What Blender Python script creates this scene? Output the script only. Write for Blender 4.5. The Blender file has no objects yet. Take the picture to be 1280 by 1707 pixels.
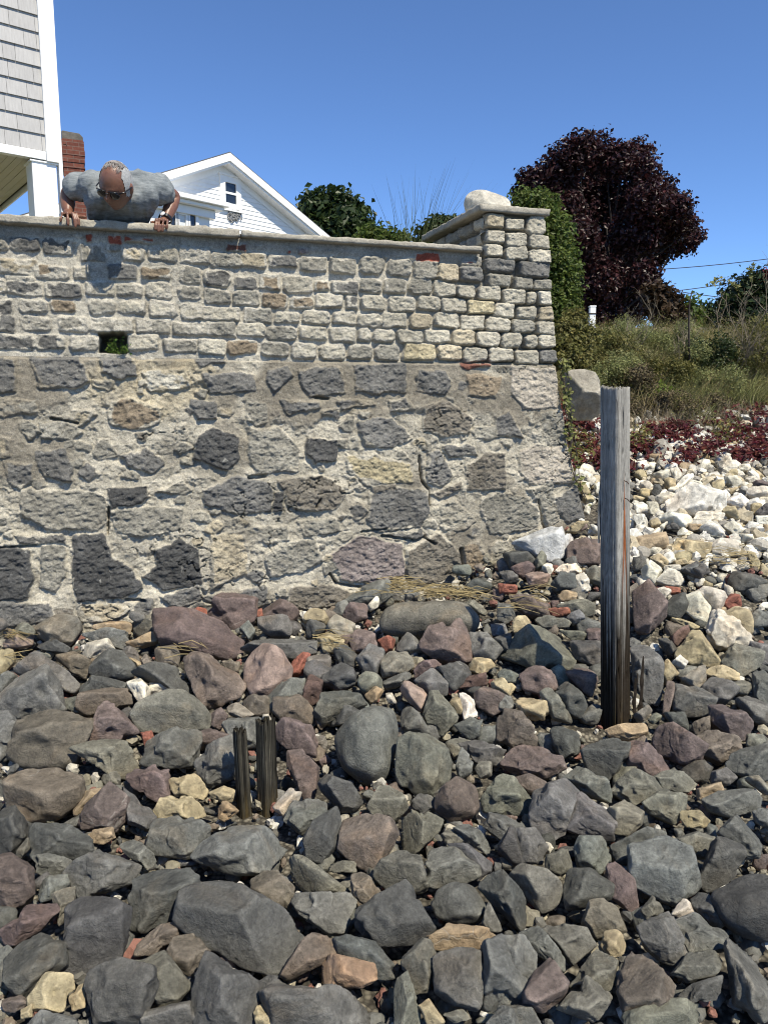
import bpy, bmesh, math, random
import numpy as np
from mathutils import Vector, Matrix, Quaternion
R = math.radians
scene = bpy.context.scene
col = scene.collection

# ------------------------------------------------------------------ camera, sky, sun, exposure
FPX, CX, CY = 1282.0, 640.0, 853.5           # focal length and centre in photograph pixels
PHI = R(8.5)                                 # camera looks down by this much
CAMZ = 1.6
cam_d = bpy.data.cameras.new("camera")
cam = bpy.data.objects.new("camera", cam_d); col.objects.link(cam)
cam.location = (0, 0, CAMZ); cam.rotation_euler = (R(90) - PHI, 0, 0)
cam_d.sensor_fit = 'HORIZONTAL'; cam_d.sensor_width = 36; cam_d.lens = 36 * FPX / 1280
cam_d.clip_start = 0.05; cam_d.clip_end = 900
scene.camera = cam

SUN_EL, SUN_AZ = R(54), R(36)                # azimuth measured from straight behind the camera to the right
sdir = Vector((math.sin(SUN_AZ) * math.cos(SUN_EL), -math.cos(SUN_AZ) * math.cos(SUN_EL), math.sin(SUN_EL)))
w = bpy.data.worlds.new("World"); scene.world = w; w.use_nodes = True
wn = w.node_tree.nodes; wl = w.node_tree.links; wn.clear()
sky = wn.new("ShaderNodeTexSky"); sky.sky_type = 'NISHITA'; sky.sun_disc = False
sky.sun_elevation = SUN_EL; sky.sun_rotation = math.atan2(sdir.x, sdir.y)
sky.altitude = 3200; sky.air_density = 1.0; sky.dust_density = 0.0; sky.ozone_density = 9.0
bg = wn.new("ShaderNodeBackground"); bg.inputs[1].default_value = 0.148
wo = wn.new("ShaderNodeOutputWorld")
wl.new(sky.outputs[0], bg.inputs[0]); wl.new(bg.outputs[0], wo.inputs[0])
sl = bpy.data.lights.new("sun", 'SUN'); sl.energy = 5.0; sl.angle = R(0.53); sl.color = (1.0, 0.925, 0.765)
so = bpy.data.objects.new("sun", sl); col.objects.link(so)
so.rotation_euler = sdir.to_track_quat('Z', 'Y').to_euler()
so.location = (6, -8, 14)
scene.view_settings.view_transform = 'Standard'; scene.view_settings.look = 'None'
scene.view_settings.exposure = 0.42; scene.view_settings.gamma = 1.0
scene.view_settings.use_curve_mapping = False
scene.cycles.use_denoising = True; scene.cycles.sample_clamp_indirect = 4.0; scene.cycles.filter_width = 1.1

# ------------------------------------------------------------------ geometry helpers
cF = np.array([0, math.cos(PHI), -math.sin(PHI)]); cU = np.array([0, math.sin(PHI), math.cos(PHI)])
CAM = np.array([0, 0, CAMZ])
def ray(px, py):
    return cF + np.array([(px - CX) / FPX, 0, 0]) + cU * ((CY - py) / FPX)
def P(px, py, Y):                            # world point at depth Y seen in that direction
    r = ray(px, py); return CAM + r * (Y / r[1])
def proj(p):
    q = np.asarray(p, float) - CAM
    d = q @ cF
    return np.stack([CX + FPX * q[..., 0] / d, CY - FPX * (q @ cU) / d], -1)
TH = R(18); TT = math.tan(TH); WD = 5.0
wA = np.array([math.cos(TH), math.sin(TH), 0]); wN = np.array([math.sin(TH), -math.cos(TH), 0])
W0 = np.array([0, WD, 0])
def wall_y(x): return WD + x * TT
def W(px, py, off=0.0):                      # pixel -> (s, z) on the wall plane moved out by off
    r = ray(px, py); d = WD - off / math.cos(TH)
    t = d / (r[1] - r[0] * TT); p = CAM + r * t
    return np.array([(p - W0) @ wA, p[2]])
def wall_pt(s, z, h=0.0): return W0 + wA * s + wN * h + np.array([0, 0, z])

M32 = np.uint32
def _hash(ix, iy, iz, seed):
    h = (ix.astype(np.uint32) * M32(374761393)) ^ (iy.astype(np.uint32) * M32(668265263)) ^ (iz.astype(np.uint32) * M32(2246822519)) ^ M32((seed * 3266489917 + 12345) & 0xffffffff)
    h = (h ^ (h >> M32(15))) * M32(2246822519); h = (h ^ (h >> M32(13))) * M32(3266489917); h = h ^ (h >> M32(16))
    return h.astype(np.float64) / 2147483648.0 - 1.0
def vn(p, seed=0):
    with np.errstate(over='ignore'):
        i = np.floor(p).astype(np.int64); f = p - i; u = f * f * f * (f * (f * 6 - 15) + 10)
        x, y, z = i[:, 0], i[:, 1], i[:, 2]; r = 0
        for dx in (0, 1):
            a = u[:, 0] if dx else 1 - u[:, 0]
            for dy in (0, 1):
                b = a * (u[:, 1] if dy else 1 - u[:, 1])
                for dz in (0, 1):
                    r = r + b * (u[:, 2] if dz else 1 - u[:, 2]) * _hash(x + dx, y + dy, z + dz, seed)
    return r
def fbm(p, o=4, seed=0, g=0.5, l=2.03):
    a, s, t = 1.0, 0.0, 0.0
    q = np.array(p, float)
    for k in range(o):
        s = s + a * vn(q, seed + k * 7); t += a; a *= g; q = q * l + 3.7
    return s / t
def fbm2(a, b, o=4, seed=0, g=0.5):
    sh = a.shape
    return fbm(np.stack([a.ravel(), b.ravel(), np.full(a.size, 0.37)], 1), o, seed, g).reshape(sh)
def sstep(a, b, x):
    t = np.clip((x - a) / (b - a), 0, 1); return t * t * (3 - 2 * t)

def tag(o, label=None, cat=None, group=None, kind=None):
    if label: o['label'] = label
    if cat: o['category'] = cat
    if group: o['group'] = group
    if kind: o['kind'] = kind
    return o
def empty(name, loc=(0, 0, 0), rz=0.0):
    o = bpy.data.objects.new(name, None); col.objects.link(o)
    o.location = loc; o.rotation_euler = (0, 0, rz); o.empty_display_size = 0.1
    return o
def link(name, me, parent=None, loc=None):
    o = bpy.data.objects.new(name, me); col.objects.link(o)
    if parent is not None: o.parent = parent
    if loc is not None: o.location = loc
    return o
def mesh_np(name, v, f, mat=None, smooth=True, cols=None, parent=None, loc=None):
    """v (n,3), f (m,k) with one face size; linked as ONE object"""
    v = np.asarray(v, np.float32); f = np.asarray(f, np.int32)
    me = bpy.data.meshes.new(name)
    me.vertices.add(len(v)); me.vertices.foreach_set("co", v.ravel())
    k = f.shape[1]
    me.loops.add(f.size); me.loops.foreach_set("vertex_index", f.ravel())
    me.polygons.add(len(f)); me.polygons.foreach_set("loop_start", np.arange(0, f.size, k, dtype=np.int32))
    me.polygons.foreach_set("loop_total", np.full(len(f), k, np.int32))
    me.polygons.foreach_set("use_smooth", np.full(len(f), smooth))
    me.update(calc_edges=True)
    if cols is not None:
        c = np.ones((len(v), 4), np.float32); c[:, :3] = np.asarray(cols)[:, :3]
        at = me.color_attributes.new("Col", 'FLOAT_COLOR', 'POINT'); at.data.foreach_set("color", c.ravel())
    if mat: me.materials.append(mat)
    return link(name, me, parent, loc)

class MB:
    """collects boxes, bars and prisms for one mesh"""
    def __init__(s): s.v = []; s.f = []
    def add(s, vs, fs):
        n = len(s.v); s.v += [tuple(x) for x in vs]; s.f += [tuple(i + n for i in q) for q in fs]
    def box(s, x0, x1, y0, y1, z0, z1):
        s.add([(x0, y0, z0), (x1, y0, z0), (x1, y1, z0), (x0, y1, z0), (x0, y0, z1), (x1, y0, z1), (x1, y1, z1), (x0, y1, z1)],
              [(0, 3, 2, 1), (4, 5, 6, 7), (0, 1, 5, 4), (1, 2, 6, 5), (2, 3, 7, 6), (3, 0, 4, 7)])
    def prism(s, poly, y0, y1):              # polygon in (x,z), pushed from y0 to y1
        n = len(poly)
        vs = [(x, y0, z) for x, z in poly] + [(x, y1, z) for x, z in poly]
        fs = [tuple(range(n)), tuple(range(2 * n - 1, n - 1, -1))] + [(i, i + n, (i + 1) % n + n, (i + 1) % n) for i in range(n)]
        s.add(vs, fs)
    def tube(s, pts, rad, k=8):
        pts = [Vector(p) for p in pts]; rings = []
        for i, p in enumerate(pts):
            t = (pts[min(i + 1, len(pts) - 1)] - pts[max(i - 1, 0)]).normalized()
            a = t.orthogonal().normalized(); b = t.cross(a)
            r = rad[i] if hasattr(rad, '__len__') else rad
            rings.append([p + (a * math.cos(2 * math.pi * j / k) + b * math.sin(2 * math.pi * j / k)) * r for j in range(k)])
        vs = [q for r_ in rings for q in r_]
        fs = [(i * k + j, i * k + (j + 1) % k, (i + 1) * k + (j + 1) % k, (i + 1) * k + j) for i in range(len(pts) - 1) for j in range(k)]
        fs += [tuple(range(k - 1, -1, -1)), tuple((len(pts) - 1) * k + j for j in range(k))]
        s.add(vs, fs)
    def build(s, name, mat, parent=None, smooth=False, bevel=0.0, loc=None):
        me = bpy.data.meshes.new(name); me.from_pydata(s.v, [], s.f); me.materials.append(mat)
        bm = bmesh.new(); bm.from_mesh(me); bmesh.ops.recalc_face_normals(bm, faces=bm.faces); bm.to_mesh(me); bm.free()
        if smooth: me.polygons.foreach_set("use_smooth", [True] * len(me.polygons))
        o = link(name, me, parent, loc)
        if bevel:
            b = o.modifiers.new("bevel", 'BEVEL'); b.width = bevel; b.segments = 2; b.limit_method = 'ANGLE'
        return o

# ------------------------------------------------------------------ materials
class NT:
    def __init__(s, name):
        s.m = bpy.data.materials.new(name); s.m.use_nodes = True
        s.n = s.m.node_tree.nodes; s.l = s.m.node_tree.links; s.b = s.n["Principled BSDF"]
        s.b.inputs["Specular IOR Level"].default_value = 0.3
    def new(s, t, **k):
        n = s.n.new(t)
        for a, b in k.items(): setattr(n, a, b)
        return n
    def set(s, sock, v):
        if hasattr(v, "is_output"): s.l.new(v, sock)
        elif isinstance(v, (tuple, list)): sock.default_value = tuple(v) + ((1,) if len(v) == 3 and sock.type == 'RGBA' else ())
        else: sock.default_value = v
    def noise(s, vec, scale, detail=4, rough=0.55, dist=0.0, out="Fac"):
        n = s.new("ShaderNodeTexNoise"); s.set(n.inputs["Vector"], vec); n.inputs["Scale"].default_value = scale
        n.inputs["Detail"].default_value = detail; n.inputs["Roughness"].default_value = rough; n.inputs["Distortion"].default_value = dist
        return n.outputs[out]
    def vor(s, vec, scale, feature='F1', out="Distance"):
        n = s.new("ShaderNodeTexVoronoi"); n.feature = feature; s.set(n.inputs["Vector"], vec); n.inputs["Scale"].default_value = scale
        return n.outputs[out]
    def mr(s, v, a, b, c, d):
        n = s.new("ShaderNodeMapRange"); s.set(n.inputs[0], v)
        for i, x in enumerate((a, b, c, d)): n.inputs[i + 1].default_value = x
        return n.outputs[0]
    def mix(s, fac, a, b, mode='MIX'):
        n = s.new("ShaderNodeMix"); n.data_type = 'RGBA'; n.blend_type = mode; n.clamp_result = False
        s.set(n.inputs[0], fac); s.set(n.inputs[6], a); s.set(n.inputs[7], b); return n.outputs[2]
    def math(s, op, a, b=0.0):
        n = s.new("ShaderNodeMath"); n.operation = op; s.set(n.inputs[0], a); s.set(n.inputs[1], b); return n.outputs[0]
    def vmath(s, op, a, b):
        n = s.new("ShaderNodeVectorMath"); n.operation = op; s.set(n.inputs[0], a); s.set(n.inputs[1], b); return n.outputs[0]
    def val(s, c, f):                          # colour times a grey factor
        n = s.new("ShaderNodeVectorMath"); n.operation = 'SCALE'; s.set(n.inputs[0], c); s.set(n.inputs["Scale"], f); return n.outputs[0]
    def bump(s, h, strength, dist, prev=None):
        n = s.new("ShaderNodeBump"); s.set(n.inputs["Height"], h); n.inputs["Strength"].default_value = strength; n.inputs["Distance"].default_value = dist
        if prev is not None: s.l.new(prev, n.inputs["Normal"])
        return n.outputs[0]
    def obj(s): return s.new("ShaderNodeTexCoord").outputs["Object"]
    def attr(s, name="Col"):
        n = s.new("ShaderNodeAttribute"); n.attribute_name = name; return n.outputs["Color"]
    def done(s, color, rough=0.85, normal=None, spec=None):
        s.set(s.b.inputs["Base Color"], color); s.set(s.b.inputs["Roughness"], rough)
        if normal is not None: s.l.new(normal, s.b.inputs["Normal"])
        if spec is not None: s.b.inputs["Specular IOR Level"].default_value = spec
        return s.m

def m_rock(name="rock_stone", speck=0.32, pale=0.0):
    t = NT(name); oi = t.new("ShaderNodeObjectInfo")
    sh = t.new("ShaderNodeVectorMath"); sh.operation = 'SCALE'; sh.inputs[0].default_value = (37, 91, 53); t.l.new(oi.outputs["Random"], sh.inputs["Scale"])
    v = t.vmath('ADD', t.obj(), sh.outputs[0])
    c = oi.outputs["Color"]
    big = t.noise(v, 5, 5, 0.6, 0.6); fine = t.noise(v, 90, 6, 0.7); mid = t.noise(v, 22, 6, 0.65, 0.4)
    c = t.val(c, t.mr(big, 0.3, 0.7, 0.72, 1.3))
    c = t.val(c, t.mr(mid, 0.3, 0.72, 0.68, 1.32))
    c = t.val(c, t.mr(fine, 0.3, 0.7, 1 - speck, 1 + speck))
    # brown weathering in patches, pale crusts and veins
    c = t.mix(t.mr(t.noise(v, 3.2, 4, 0.6, 1.0), 0.54, 0.74, 0, 0.42), c, t.mix(1.0, c, (1.45, 1.12, 0.78), 'MULTIPLY'))
    c = t.mix(t.mr(t.noise(v, 8, 8, 0.72, 1.2), 0.62, 0.72, 0, 0.5), c, t.mix(0.35, t.val(c, 1.7), (0.32, 0.30, 0.26)))
    vv = t.vor(t.vmath('ADD', v, t.val(t.noise(v, 6, 3, out="Color"), 0.12)), 5.0, 'DISTANCE_TO_EDGE')
    vein = t.mr(vv, 0.0, 0.012, 0.4, 0); c = t.mix(t.math('MULTIPLY', vein, t.math('MULTIPLY', t.mr(big, 0.5, 0.6, 0, 1), t.math('GREATER_THAN', t.math('FRACT', t.math('MULTIPLY', oi.outputs['Random'], 7.3)), .82))), c, (0.40, 0.38, 0.34))
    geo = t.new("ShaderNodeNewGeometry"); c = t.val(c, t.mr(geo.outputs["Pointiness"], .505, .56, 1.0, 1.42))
    lich = t.mr(t.noise(v, 30, 8, .78, .6), .62, .70, 0, .55); c = t.mix(t.math('MULTIPLY', lich, t.mr(big, .42, .62, 0, 1)), c, (.26, .25, .215))
    b = t.bump(t.noise(v, 16, 10, 0.74, 0.4), 0.85, 0.024)
    st = t.new("ShaderNodeTexWave"); t.l.new(v, st.inputs[0]); st.inputs["Scale"].default_value = 5; st.inputs["Distortion"].default_value = 9; st.inputs["Detail"].default_value = 5
    b = t.bump(st.outputs["Fac"], 0.25, 0.012, b)
    b = t.bump(t.mr(vv, 0, 0.014, 0, 1), 0.3, 0.005, b)
    b = t.bump(fine, 0.75, 0.007, b)
    return t.done(c, t.mr(mid, 0.3, 0.7, 0.62, 0.95), b, 0.35)

def m_wall(name, sp=0.42):
    t = NT(name); v = t.obj(); c = t.attr()
    fine = t.noise(v, 130, 5, 0.75); mid = t.noise(v, 38, 6, 0.7); big = t.noise(v, 4, 4)
    cell = t.vor(v, 120)
    c = t.val(c, t.mr(fine, 0.28, 0.72, 1 - sp, 1 + sp)); c = t.val(c, t.mr(mid, 0.3, 0.7, 0.74, 1.26)); c = t.val(c, t.mr(big, 0.3, 0.7, 0.86, 1.14))
    c = t.mix(t.mr(t.noise(v, 17, 7, .75, .8), .56, .66, 0, .5), c, t.val(c, .48)); c = t.mix(t.mr(t.noise(v, 26, 6, .7, .5), .60, .68, 0, .45), c, (.50, .48, .42))
    c = t.mix(t.mr(cell, 0.05, 0.28, 0.4, 0), c, t.val(c, 0.45))
    b = t.bump(mid, 0.7, 0.016); b = t.bump(fine, 0.7, 0.007, b); b = t.bump(cell, 0.25, 0.004, b)
    return t.done(c, 0.92, b, 0.2)

def m_simple(name, color, rough=0.6, var=0.12, scale=12, bump=0.0, bscale=60, spec=0.3):
    t = NT(name); v = t.obj(); n = t.noise(v, scale, 6, 0.6); n2 = t.noise(v, scale * 0.12, 3)
    c = t.val(color, t.mr(n, 0.3, 0.7, 1 - var, 1 + var)); c = t.val(c, t.mr(n2, 0.3, 0.7, 1 - var * .6, 1 + var * .6))
    nb = t.bump(t.noise(v, bscale, 6, 0.65), bump, 0.01) if bump else None
    return t.done(c, rough, nb, spec)

def m_leaf(name, color, var=0.5, trans=0.35, rough=0.55, sat=None):
    t = NT(name); a = t.attr()
    sp = t.new("ShaderNodeSeparateColor"); t.l.new(a, sp.inputs[0])
    c = t.mix(sp.outputs[1], color, sat if sat else tuple(x * 1.4 for x in color))
    c = t.val(c, t.mr(sp.outputs[0], 0, 1, 1 - var, 1 + var))
    t.done(c, rough, None, 0.3)
    tr = t.new("ShaderNodeBsdfTranslucent"); t.l.new(c, tr.inputs[0])
    mx = t.new("ShaderNodeMixShader"); mx.inputs[0].default_value = trans
    t.l.new(t.b.outputs[0], mx.inputs[1]); t.l.new(tr.outputs[0], mx.inputs[2])
    t.l.new(mx.outputs[0], t.n["Material Output"].inputs[0])
    return t.m
# ------------------------------------------------------------------ the sea wall: stones traced in its own plane
MAT_COB = m_wall("cobble_granite"); MAT_LOW = m_wall("rubble_granite")
CC = {'D': (.084, .083, .080), 'd': (.155, .150, .138), 'g': (.255, .240, .200), 'l': (.385, .355, .285), 'L': (.53, .495, .41), 't': (.375, .325, .235),
      'b': (.235, .19, .135), 'n': (.19, .170, .138), 'u': (.235, .20, .185), 'p': (.38, .34, .28), 'R': (.28, .075, .045), 'r': (.16, .075, .055), 'y': (.40, .345, .225)}
def parse(txt, ox, oy, sc):
    out = []
    for ln in txt.strip().splitlines():
        a = ln.split(); c = a[0]; nums = [float(x) for x in " ".join(a[1:]).replace(',', ' ').split()]
        out.append((c, [(ox + nums[i] / sc, oy + nums[i + 1] / sc) for i in range(0, len(nums), 2)]))
    return out
COB_A = """
d 60,140 265,228
d 290,150 490,255
g -40,120 50,225
g 540,185 590,300
g 597,190 702,305
g 712,175 820,240
t 805,200 965,298
l 990,198 1185,298
t 0,285 240,385
b 245,328 458,420
l 495,335 615,420
d 720,325 915,415
b 945,345 1140,415
d 40,392 235,430
t -60,415 40,505
d 50,435 285,532
d 310,440 540,540
l 568,438 765,525
g 780,450 950,535
l 975,440 1145,548
d -40,555 85,650
g 130,555 315,645
b 340,562 500,640
g 595,560 770,655
l 795,562 980,652
l 1000,560 1175,670
d -40,660 105,768
g 140,668 340,768
g 390,670 590,772
g 600,680 890,775
g 910,680 1130,780
d -50,790 235,890
d 240,790 435,888
g 460,795 655,893
l 850,785 1055,893
R 725,130 815,188
R 835,140 1030,180
R 570,125 620,175"""
COB_B = """
g 0,205 200,312
g 210,240 405,340
t 410,245 580,342
d 595,255 775,345
g 800,270 975,370
g 1000,285 1170,382
g 0,335 140,450
d 155,365 330,465
d 360,405 520,490
b 530,380 670,490
l 697,400 878,508
b 893,432 995,502
d 1017,430 1180,525
g -10,470 135,558
g 160,488 335,583
g 360,500 525,595
b 550,515 718,615
b 733,535 887,618
l 905,520 1078,612
d 1103,535 1185,625
l 12,590 155,683
l 160,605 400,695
g 430,612 612,712
l 632,638 795,715
l 820,630 1000,718
l 1020,640 1165,722
g -45,705 168,795
g 172,700 370,803
l 380,715 570,805
g 577,735 778,822
l 797,735 980,828
l 1003,742 1170,843
g -110,818 110,905
l 120,822 310,920
b 318,835 515,920
g 543,840 725,935
l 742,845 910,950
l 935,855 1100,955
r 300,175 445,232
u 790,218 858,250
R 715,225 737,245"""
COB_C = """
g 0,440 145,550
g 165,460 318,562
g 338,470 480,585
t 485,490 612,592
d 622,505 765,603
g 0,580 135,670
g 155,585 290,672
g 310,570 450,680
l 460,600 590,698
l 597,620 715,700
l 740,630 870,718
l 10,690 150,780
l 182,697 338,787
l 360,695 497,782
l 503,705 662,795
y 675,722 830,808
l 838,738 960,825
l 975,752 1100,838
l 895,648 1030,740
l 1040,665 1100,740
L 1115,660 1208,748
t 1118,755 1222,845
l -15,800 130,888
l 138,795 285,888
t 307,803 450,892
l 465,797 615,890
l 625,815 775,905
l 783,825 935,915
g 945,840 1085,920
l 1105,850 1225,930
l -15,890 65,978
l 83,900 220,980
l 240,905 395,985
l 405,898 562,988
t 575,900 712,1000
l 723,915 865,1005
l 873,925 1012,1015
l 1027,935 1107,1020
l 1115,930 1232,1018
g -75,990 80,1088
g 93,1000 247,1093
y 272,995 468,1098
t 482,995 630,1095
l 645,1015 795,1103
l 805,1015 950,1103
l 968,1030 1110,1122
d 1120,1030 1235,1112
t 777,172 897,262
l 907,210 1025,285
l 1040,195 1158,308
l 790,275 900,360
l 905,297 1040,378
l 1058,308 1190,395
l 780,368 887,448
l 905,380 1045,470
l 1058,398 1202,490
d 785,455 958,540
d 995,480 1188,575
g 795,548 940,635
g 960,572 1075,645
g 1083,588 1200,658
R 345,420 495,472
R 635,462 730,500
R 735,440 766,505"""
LOW_D = """
d -20,40 60,50 70,185 -20,190
d 125,35 340,28 375,140 340,170 180,175 150,110
d 425,30 570,35 580,110 520,140 440,100
L 610,100 790,90 805,165 650,185
d 860,115 1080,110 1085,180 900,190 870,150
d 1140,95 1230,85 1245,120 1165,180 1140,150
d 830,50 940,40 960,60 850,80
b 480,230 560,215 690,255 680,310 600,345 480,320 465,270
d 815,225 920,230 925,300 840,305
g 1050,235 1130,235 1138,310 1085,335 1050,310
g 170,320 290,310 350,360 320,385 180,375
d 165,440 280,430 305,500 305,565 200,545 165,500
d 520,460 620,430 700,490 640,525 560,510
g 745,330 790,320 800,380 755,400
D 840,370 910,345 1010,380 1015,470 960,520 820,470
g 1057,345 1190,340 1270,430 1270,520 1090,530 1055,440
g 90,610 200,600 440,625 460,710 420,770 200,770 100,700
D 460,600 620,595 620,640 600,660 480,675
g 470,690 660,680 780,690 770,770 600,805 500,780
g 665,610 780,565 815,600 780,625
d 870,600 1000,545 1150,570 1155,690 1010,705 880,660
D 315,800 440,790 480,890 560,930 605,1020 520,1060 340,1075 315,960
D 665,860 760,810 845,860 858,1000 690,1025 610,970 665,920
D -20,850 130,860 140,980 120,1060 -20,1070
g 180,840 275,845 280,960 240,1030 180,1020
t 900,800 1040,780 1070,900 1050,960 900,1020
g 1090,760 1220,760 1230,820 1130,830
g 1130,880 1200,830 1290,830 1300,940 1150,970
d 680,1050 850,1010 860,1060 780,1100 720,1095
d 870,1060 1130,1010 1145,1090 950,1110
d -20,1080 210,1075 235,1140 180,1170 -20,1180
t 330,1095 450,1085 560,1110 480,1160 340,1160
d 560,1080 650,1060 640,1140 570,1140
d 70,800 270,795 280,825 90,830
D 1165,615 1200,610 1205,690 1170,690
d 20,480 140,495 145,560 90,600 40,570
g -20,220 140,225 160,270 30,290 -20,280
g -20,700 45,715 45,770 -20,780
t -20,370 40,385 50,450 -20,480"""
LOW_E = """
d 45,95 220,80 235,190 90,200 50,160
d 275,75 490,65 495,185 350,195 280,180
d 545,100 660,95 685,160 660,195 545,185
d -30,225 125,225 130,250 0,285
d 200,230 330,220 360,240 220,265
d 425,225 500,210 525,260 430,270
n 575,240 650,222 775,290 770,360 640,375 570,340
d 295,320 370,295 440,300 520,380 440,415 320,425
d 885,300 930,265 985,375 880,375
b 755,110 900,130 880,210 760,205
p 945,80 1140,90 1135,250 990,260 950,200
g 1060,275 1180,265 1195,415 1110,410 1060,340
D 80,380 205,395 205,470 110,490 75,450
y 250,465 350,450 510,500 525,565 330,585 250,520
d 590,450 640,440 690,545 650,590 590,570
n 755,500 850,440 915,440 920,600 760,600
p 980,440 1060,410 1210,425 1230,570 1020,580 980,520
n -40,560 130,540 240,610 200,680 60,690 0,670
d 345,620 420,595 590,600 590,700 560,760 370,780 330,720
g 820,640 880,610 1010,640 1065,700 1060,770 850,790 820,720
g 1010,600 1110,570 1130,650 1080,690
d 1122,635 1230,590 1265,720 1180,735 1130,680
d 400,790 560,770 570,800 500,825 410,810
l 590,690 700,640 790,740 720,775 640,760
u 180,880 310,800 480,840 490,960 370,1005 230,985
n 500,860 640,785 720,860 735,930 690,1000 520,1000 495,930
b 745,840 810,820 840,900 790,945 750,920
g 848,840 940,810 980,850 960,940 850,930
g 0,830 110,820 140,900 60,950 -40,940
g 40,740 200,720 215,780 70,800
n 0,1020 180,1010 290,1040 180,1100 0,1110
d 660,420 790,420 800,450 680,460
g 1080,680 1130,670 1150,730 1100,760
n 610,620 730,570 720,600 640,640
n 350,585 450,580 455,605 360,610
r 720,65 870,70 820,85 740,85"""

def poly_sdf(px, py, poly):
    """signed distance, positive inside"""
    d2 = np.full(px.shape, 1e9); ins = np.zeros(px.shape, bool); n = len(poly)
    for i in range(n):
        ax, ay = poly[i]; bx, by = poly[(i + 1) % n]
        ex, ey = bx - ax, by - ay; wx, wy = px - ax, py - ay
        t = np.clip((wx * ex + wy * ey) / (ex * ex + ey * ey + 1e-12), 0, 1)
        d2 = np.minimum(d2, (wx - ex * t) ** 2 + (wy - ey * t) ** 2)
        c = ((ay > py) != (by > py))
        with np.errstate(divide='ignore', invalid='ignore'):
            xi = ax + (py - ay) * ex / (ey if abs(ey) > 1e-12 else 1e-12)
        ins ^= c & (px < xi)
    return np.where(ins, 1, -1) * np.sqrt(d2)

def stone_field(S, Z, stones, base, mcol, rng, warp=.007, seed=0):
    """S,Z grids; stones = dicts(poly, col, proud, edge, kind); returns height and colour grids"""
    h = base.copy(); C = mcol.copy(); top = np.full(S.shape, -9.0)
    w1 = fbm2(S * 14, Z * 14, 3, seed + 1) * warp * 1.6 + fbm2(S * 55, Z * 55, 2, seed + 2) * warp * .55
    w2 = fbm2(S * 14 + 40, Z * 14, 3, seed + 3) * warp * 1.6 + fbm2(S * 55 + 40, Z * 55, 2, seed + 4) * warp * .55
    rough = fbm2(S * 30, Z * 42, 5, seed + 5, .62); rough2 = fbm2(S * 9, Z * 9, 3, seed + 6)
    smear = fbm2(S * 7, Z * 7, 4, seed + 9, .6)
    s0, ds = S[0, 0], S[0, 1] - S[0, 0]; z0, dz = Z[0, 0], Z[1, 0] - Z[0, 0]
    for st in stones:
        p = np.asarray(st['poly']); pad = .05
        j0 = max(int((p[:, 0].min() - pad - s0) / ds), 0); j1 = min(int((p[:, 0].max() + pad - s0) / ds) + 1, S.shape[1])
        i0 = max(int((p[:, 1].min() - pad - z0) / dz), 0); i1 = min(int((p[:, 1].max() + pad - z0) / dz) + 1, S.shape[0])
        if j1 <= j0 or i1 <= i0: continue
        sl = np.s_[i0:i1, j0:j1]
        d = poly_sdf(S[sl] + w1[sl], Z[sl] + w2[sl], p) - st.get('inset', 0)
        cx, cy = p.mean(0); sz = max(np.ptp(p[:, 0]), np.ptp(p[:, 1]))
        e = st['edge']; t = np.clip(d / e, 0, 1); prof = np.sqrt(1 - (1 - t) ** 2)
        tilt = (S[sl] - cx) / sz * rng.uniform(-.02, .02) + (Z[sl] - cy) / sz * rng.uniform(-.022, .012)
        hh = base[sl] * .45 + st['lvl'] + st['proud'] * prof + (tilt + rough[sl] * st.get('rough', .012) + rough2[sl] * .010) * sstep(0, e, d)
        m = d > 0
        better = m & (hh > top[sl])
        H = h[sl]; H[better] = np.maximum(hh, H - .004)[better]; T = top[sl]; T[better] = hh[better]
        mask = sstep(-.001, .005, d - st.get('smear', 0) * np.maximum(smear[sl] + .12, 0)) * m
        c = np.array(st['col']) * (1 + rough2[sl][..., None] * .35) * rng.uniform(.88, 1.12)
        C[sl] = C[sl] * (1 - mask[..., None]) + c * mask[..., None]
    return h, C

def field_mesh(name, S, Z, h, C, keep, mat, parent, o=W0, a=wA, n=wN, edge_back=0.0):
    ny, nx = S.shape
    v = o + S[..., None] * a + h[..., None] * n + Z[..., None] * np.array([0, 0, 1])
    idx = np.arange(nx * ny).reshape(ny, nx)
    f = np.stack([idx[:-1, :-1], idx[:-1, 1:], idx[1:, 1:], idx[1:, :-1]], -1)
    k = keep[:-1, :-1] & keep[:-1, 1:] & keep[1:, 1:] & keep[1:, :-1]
    f = f[k].reshape(-1, 4)
    used = np.zeros(nx * ny, bool); used[f.ravel()] = True
    remap = np.cumsum(used) - 1
    return mesh_np(name, v.reshape(-1, 3)[used], remap[f], mat, True, C.reshape(-1, 3)[used], parent)

rngw = np.random.default_rng(5)
wall = tag(empty("sea_wall", tuple(wall_pt(0, .2))), "old granite sea wall, small cobbles above and big mortared rubble below, rising from the shore rocks", "wall")
wall_inv = -np.array(wall.location)
def wpart(o): o.parent = wall; o.location = tuple(wall_inv); return o

Z_COP_B = W(300, 391, .05)[1]                 # underside of the coping
Z_COP_T = W(402, 380, .07)[1]
Z_MID = W(460, 601)[1]
S_L = W(-330, 500)[0]
S_PIL = W(804, 470)[0]
def s_right(z):                               # the battered right end, upper part and pillar
    zs, ss = zip(*sorted([(W(x, y)[1], W(x, y)[0]) for x, y in ((911, 362), (917, 425), (919, 500), (925, 560), (928, 607))]))
    return np.interp(z, zs, ss)
zl, sls = zip(*sorted([(W(x, y)[1], W(x, y)[0]) for x, y in ((926, 600), (933, 660), (946, 740), (959, 800), (974, 868), (990, 930))]))
def s_right_low(z): return np.interp(z, zl, sls)
S_END = W(928, 607)[0]

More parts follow.
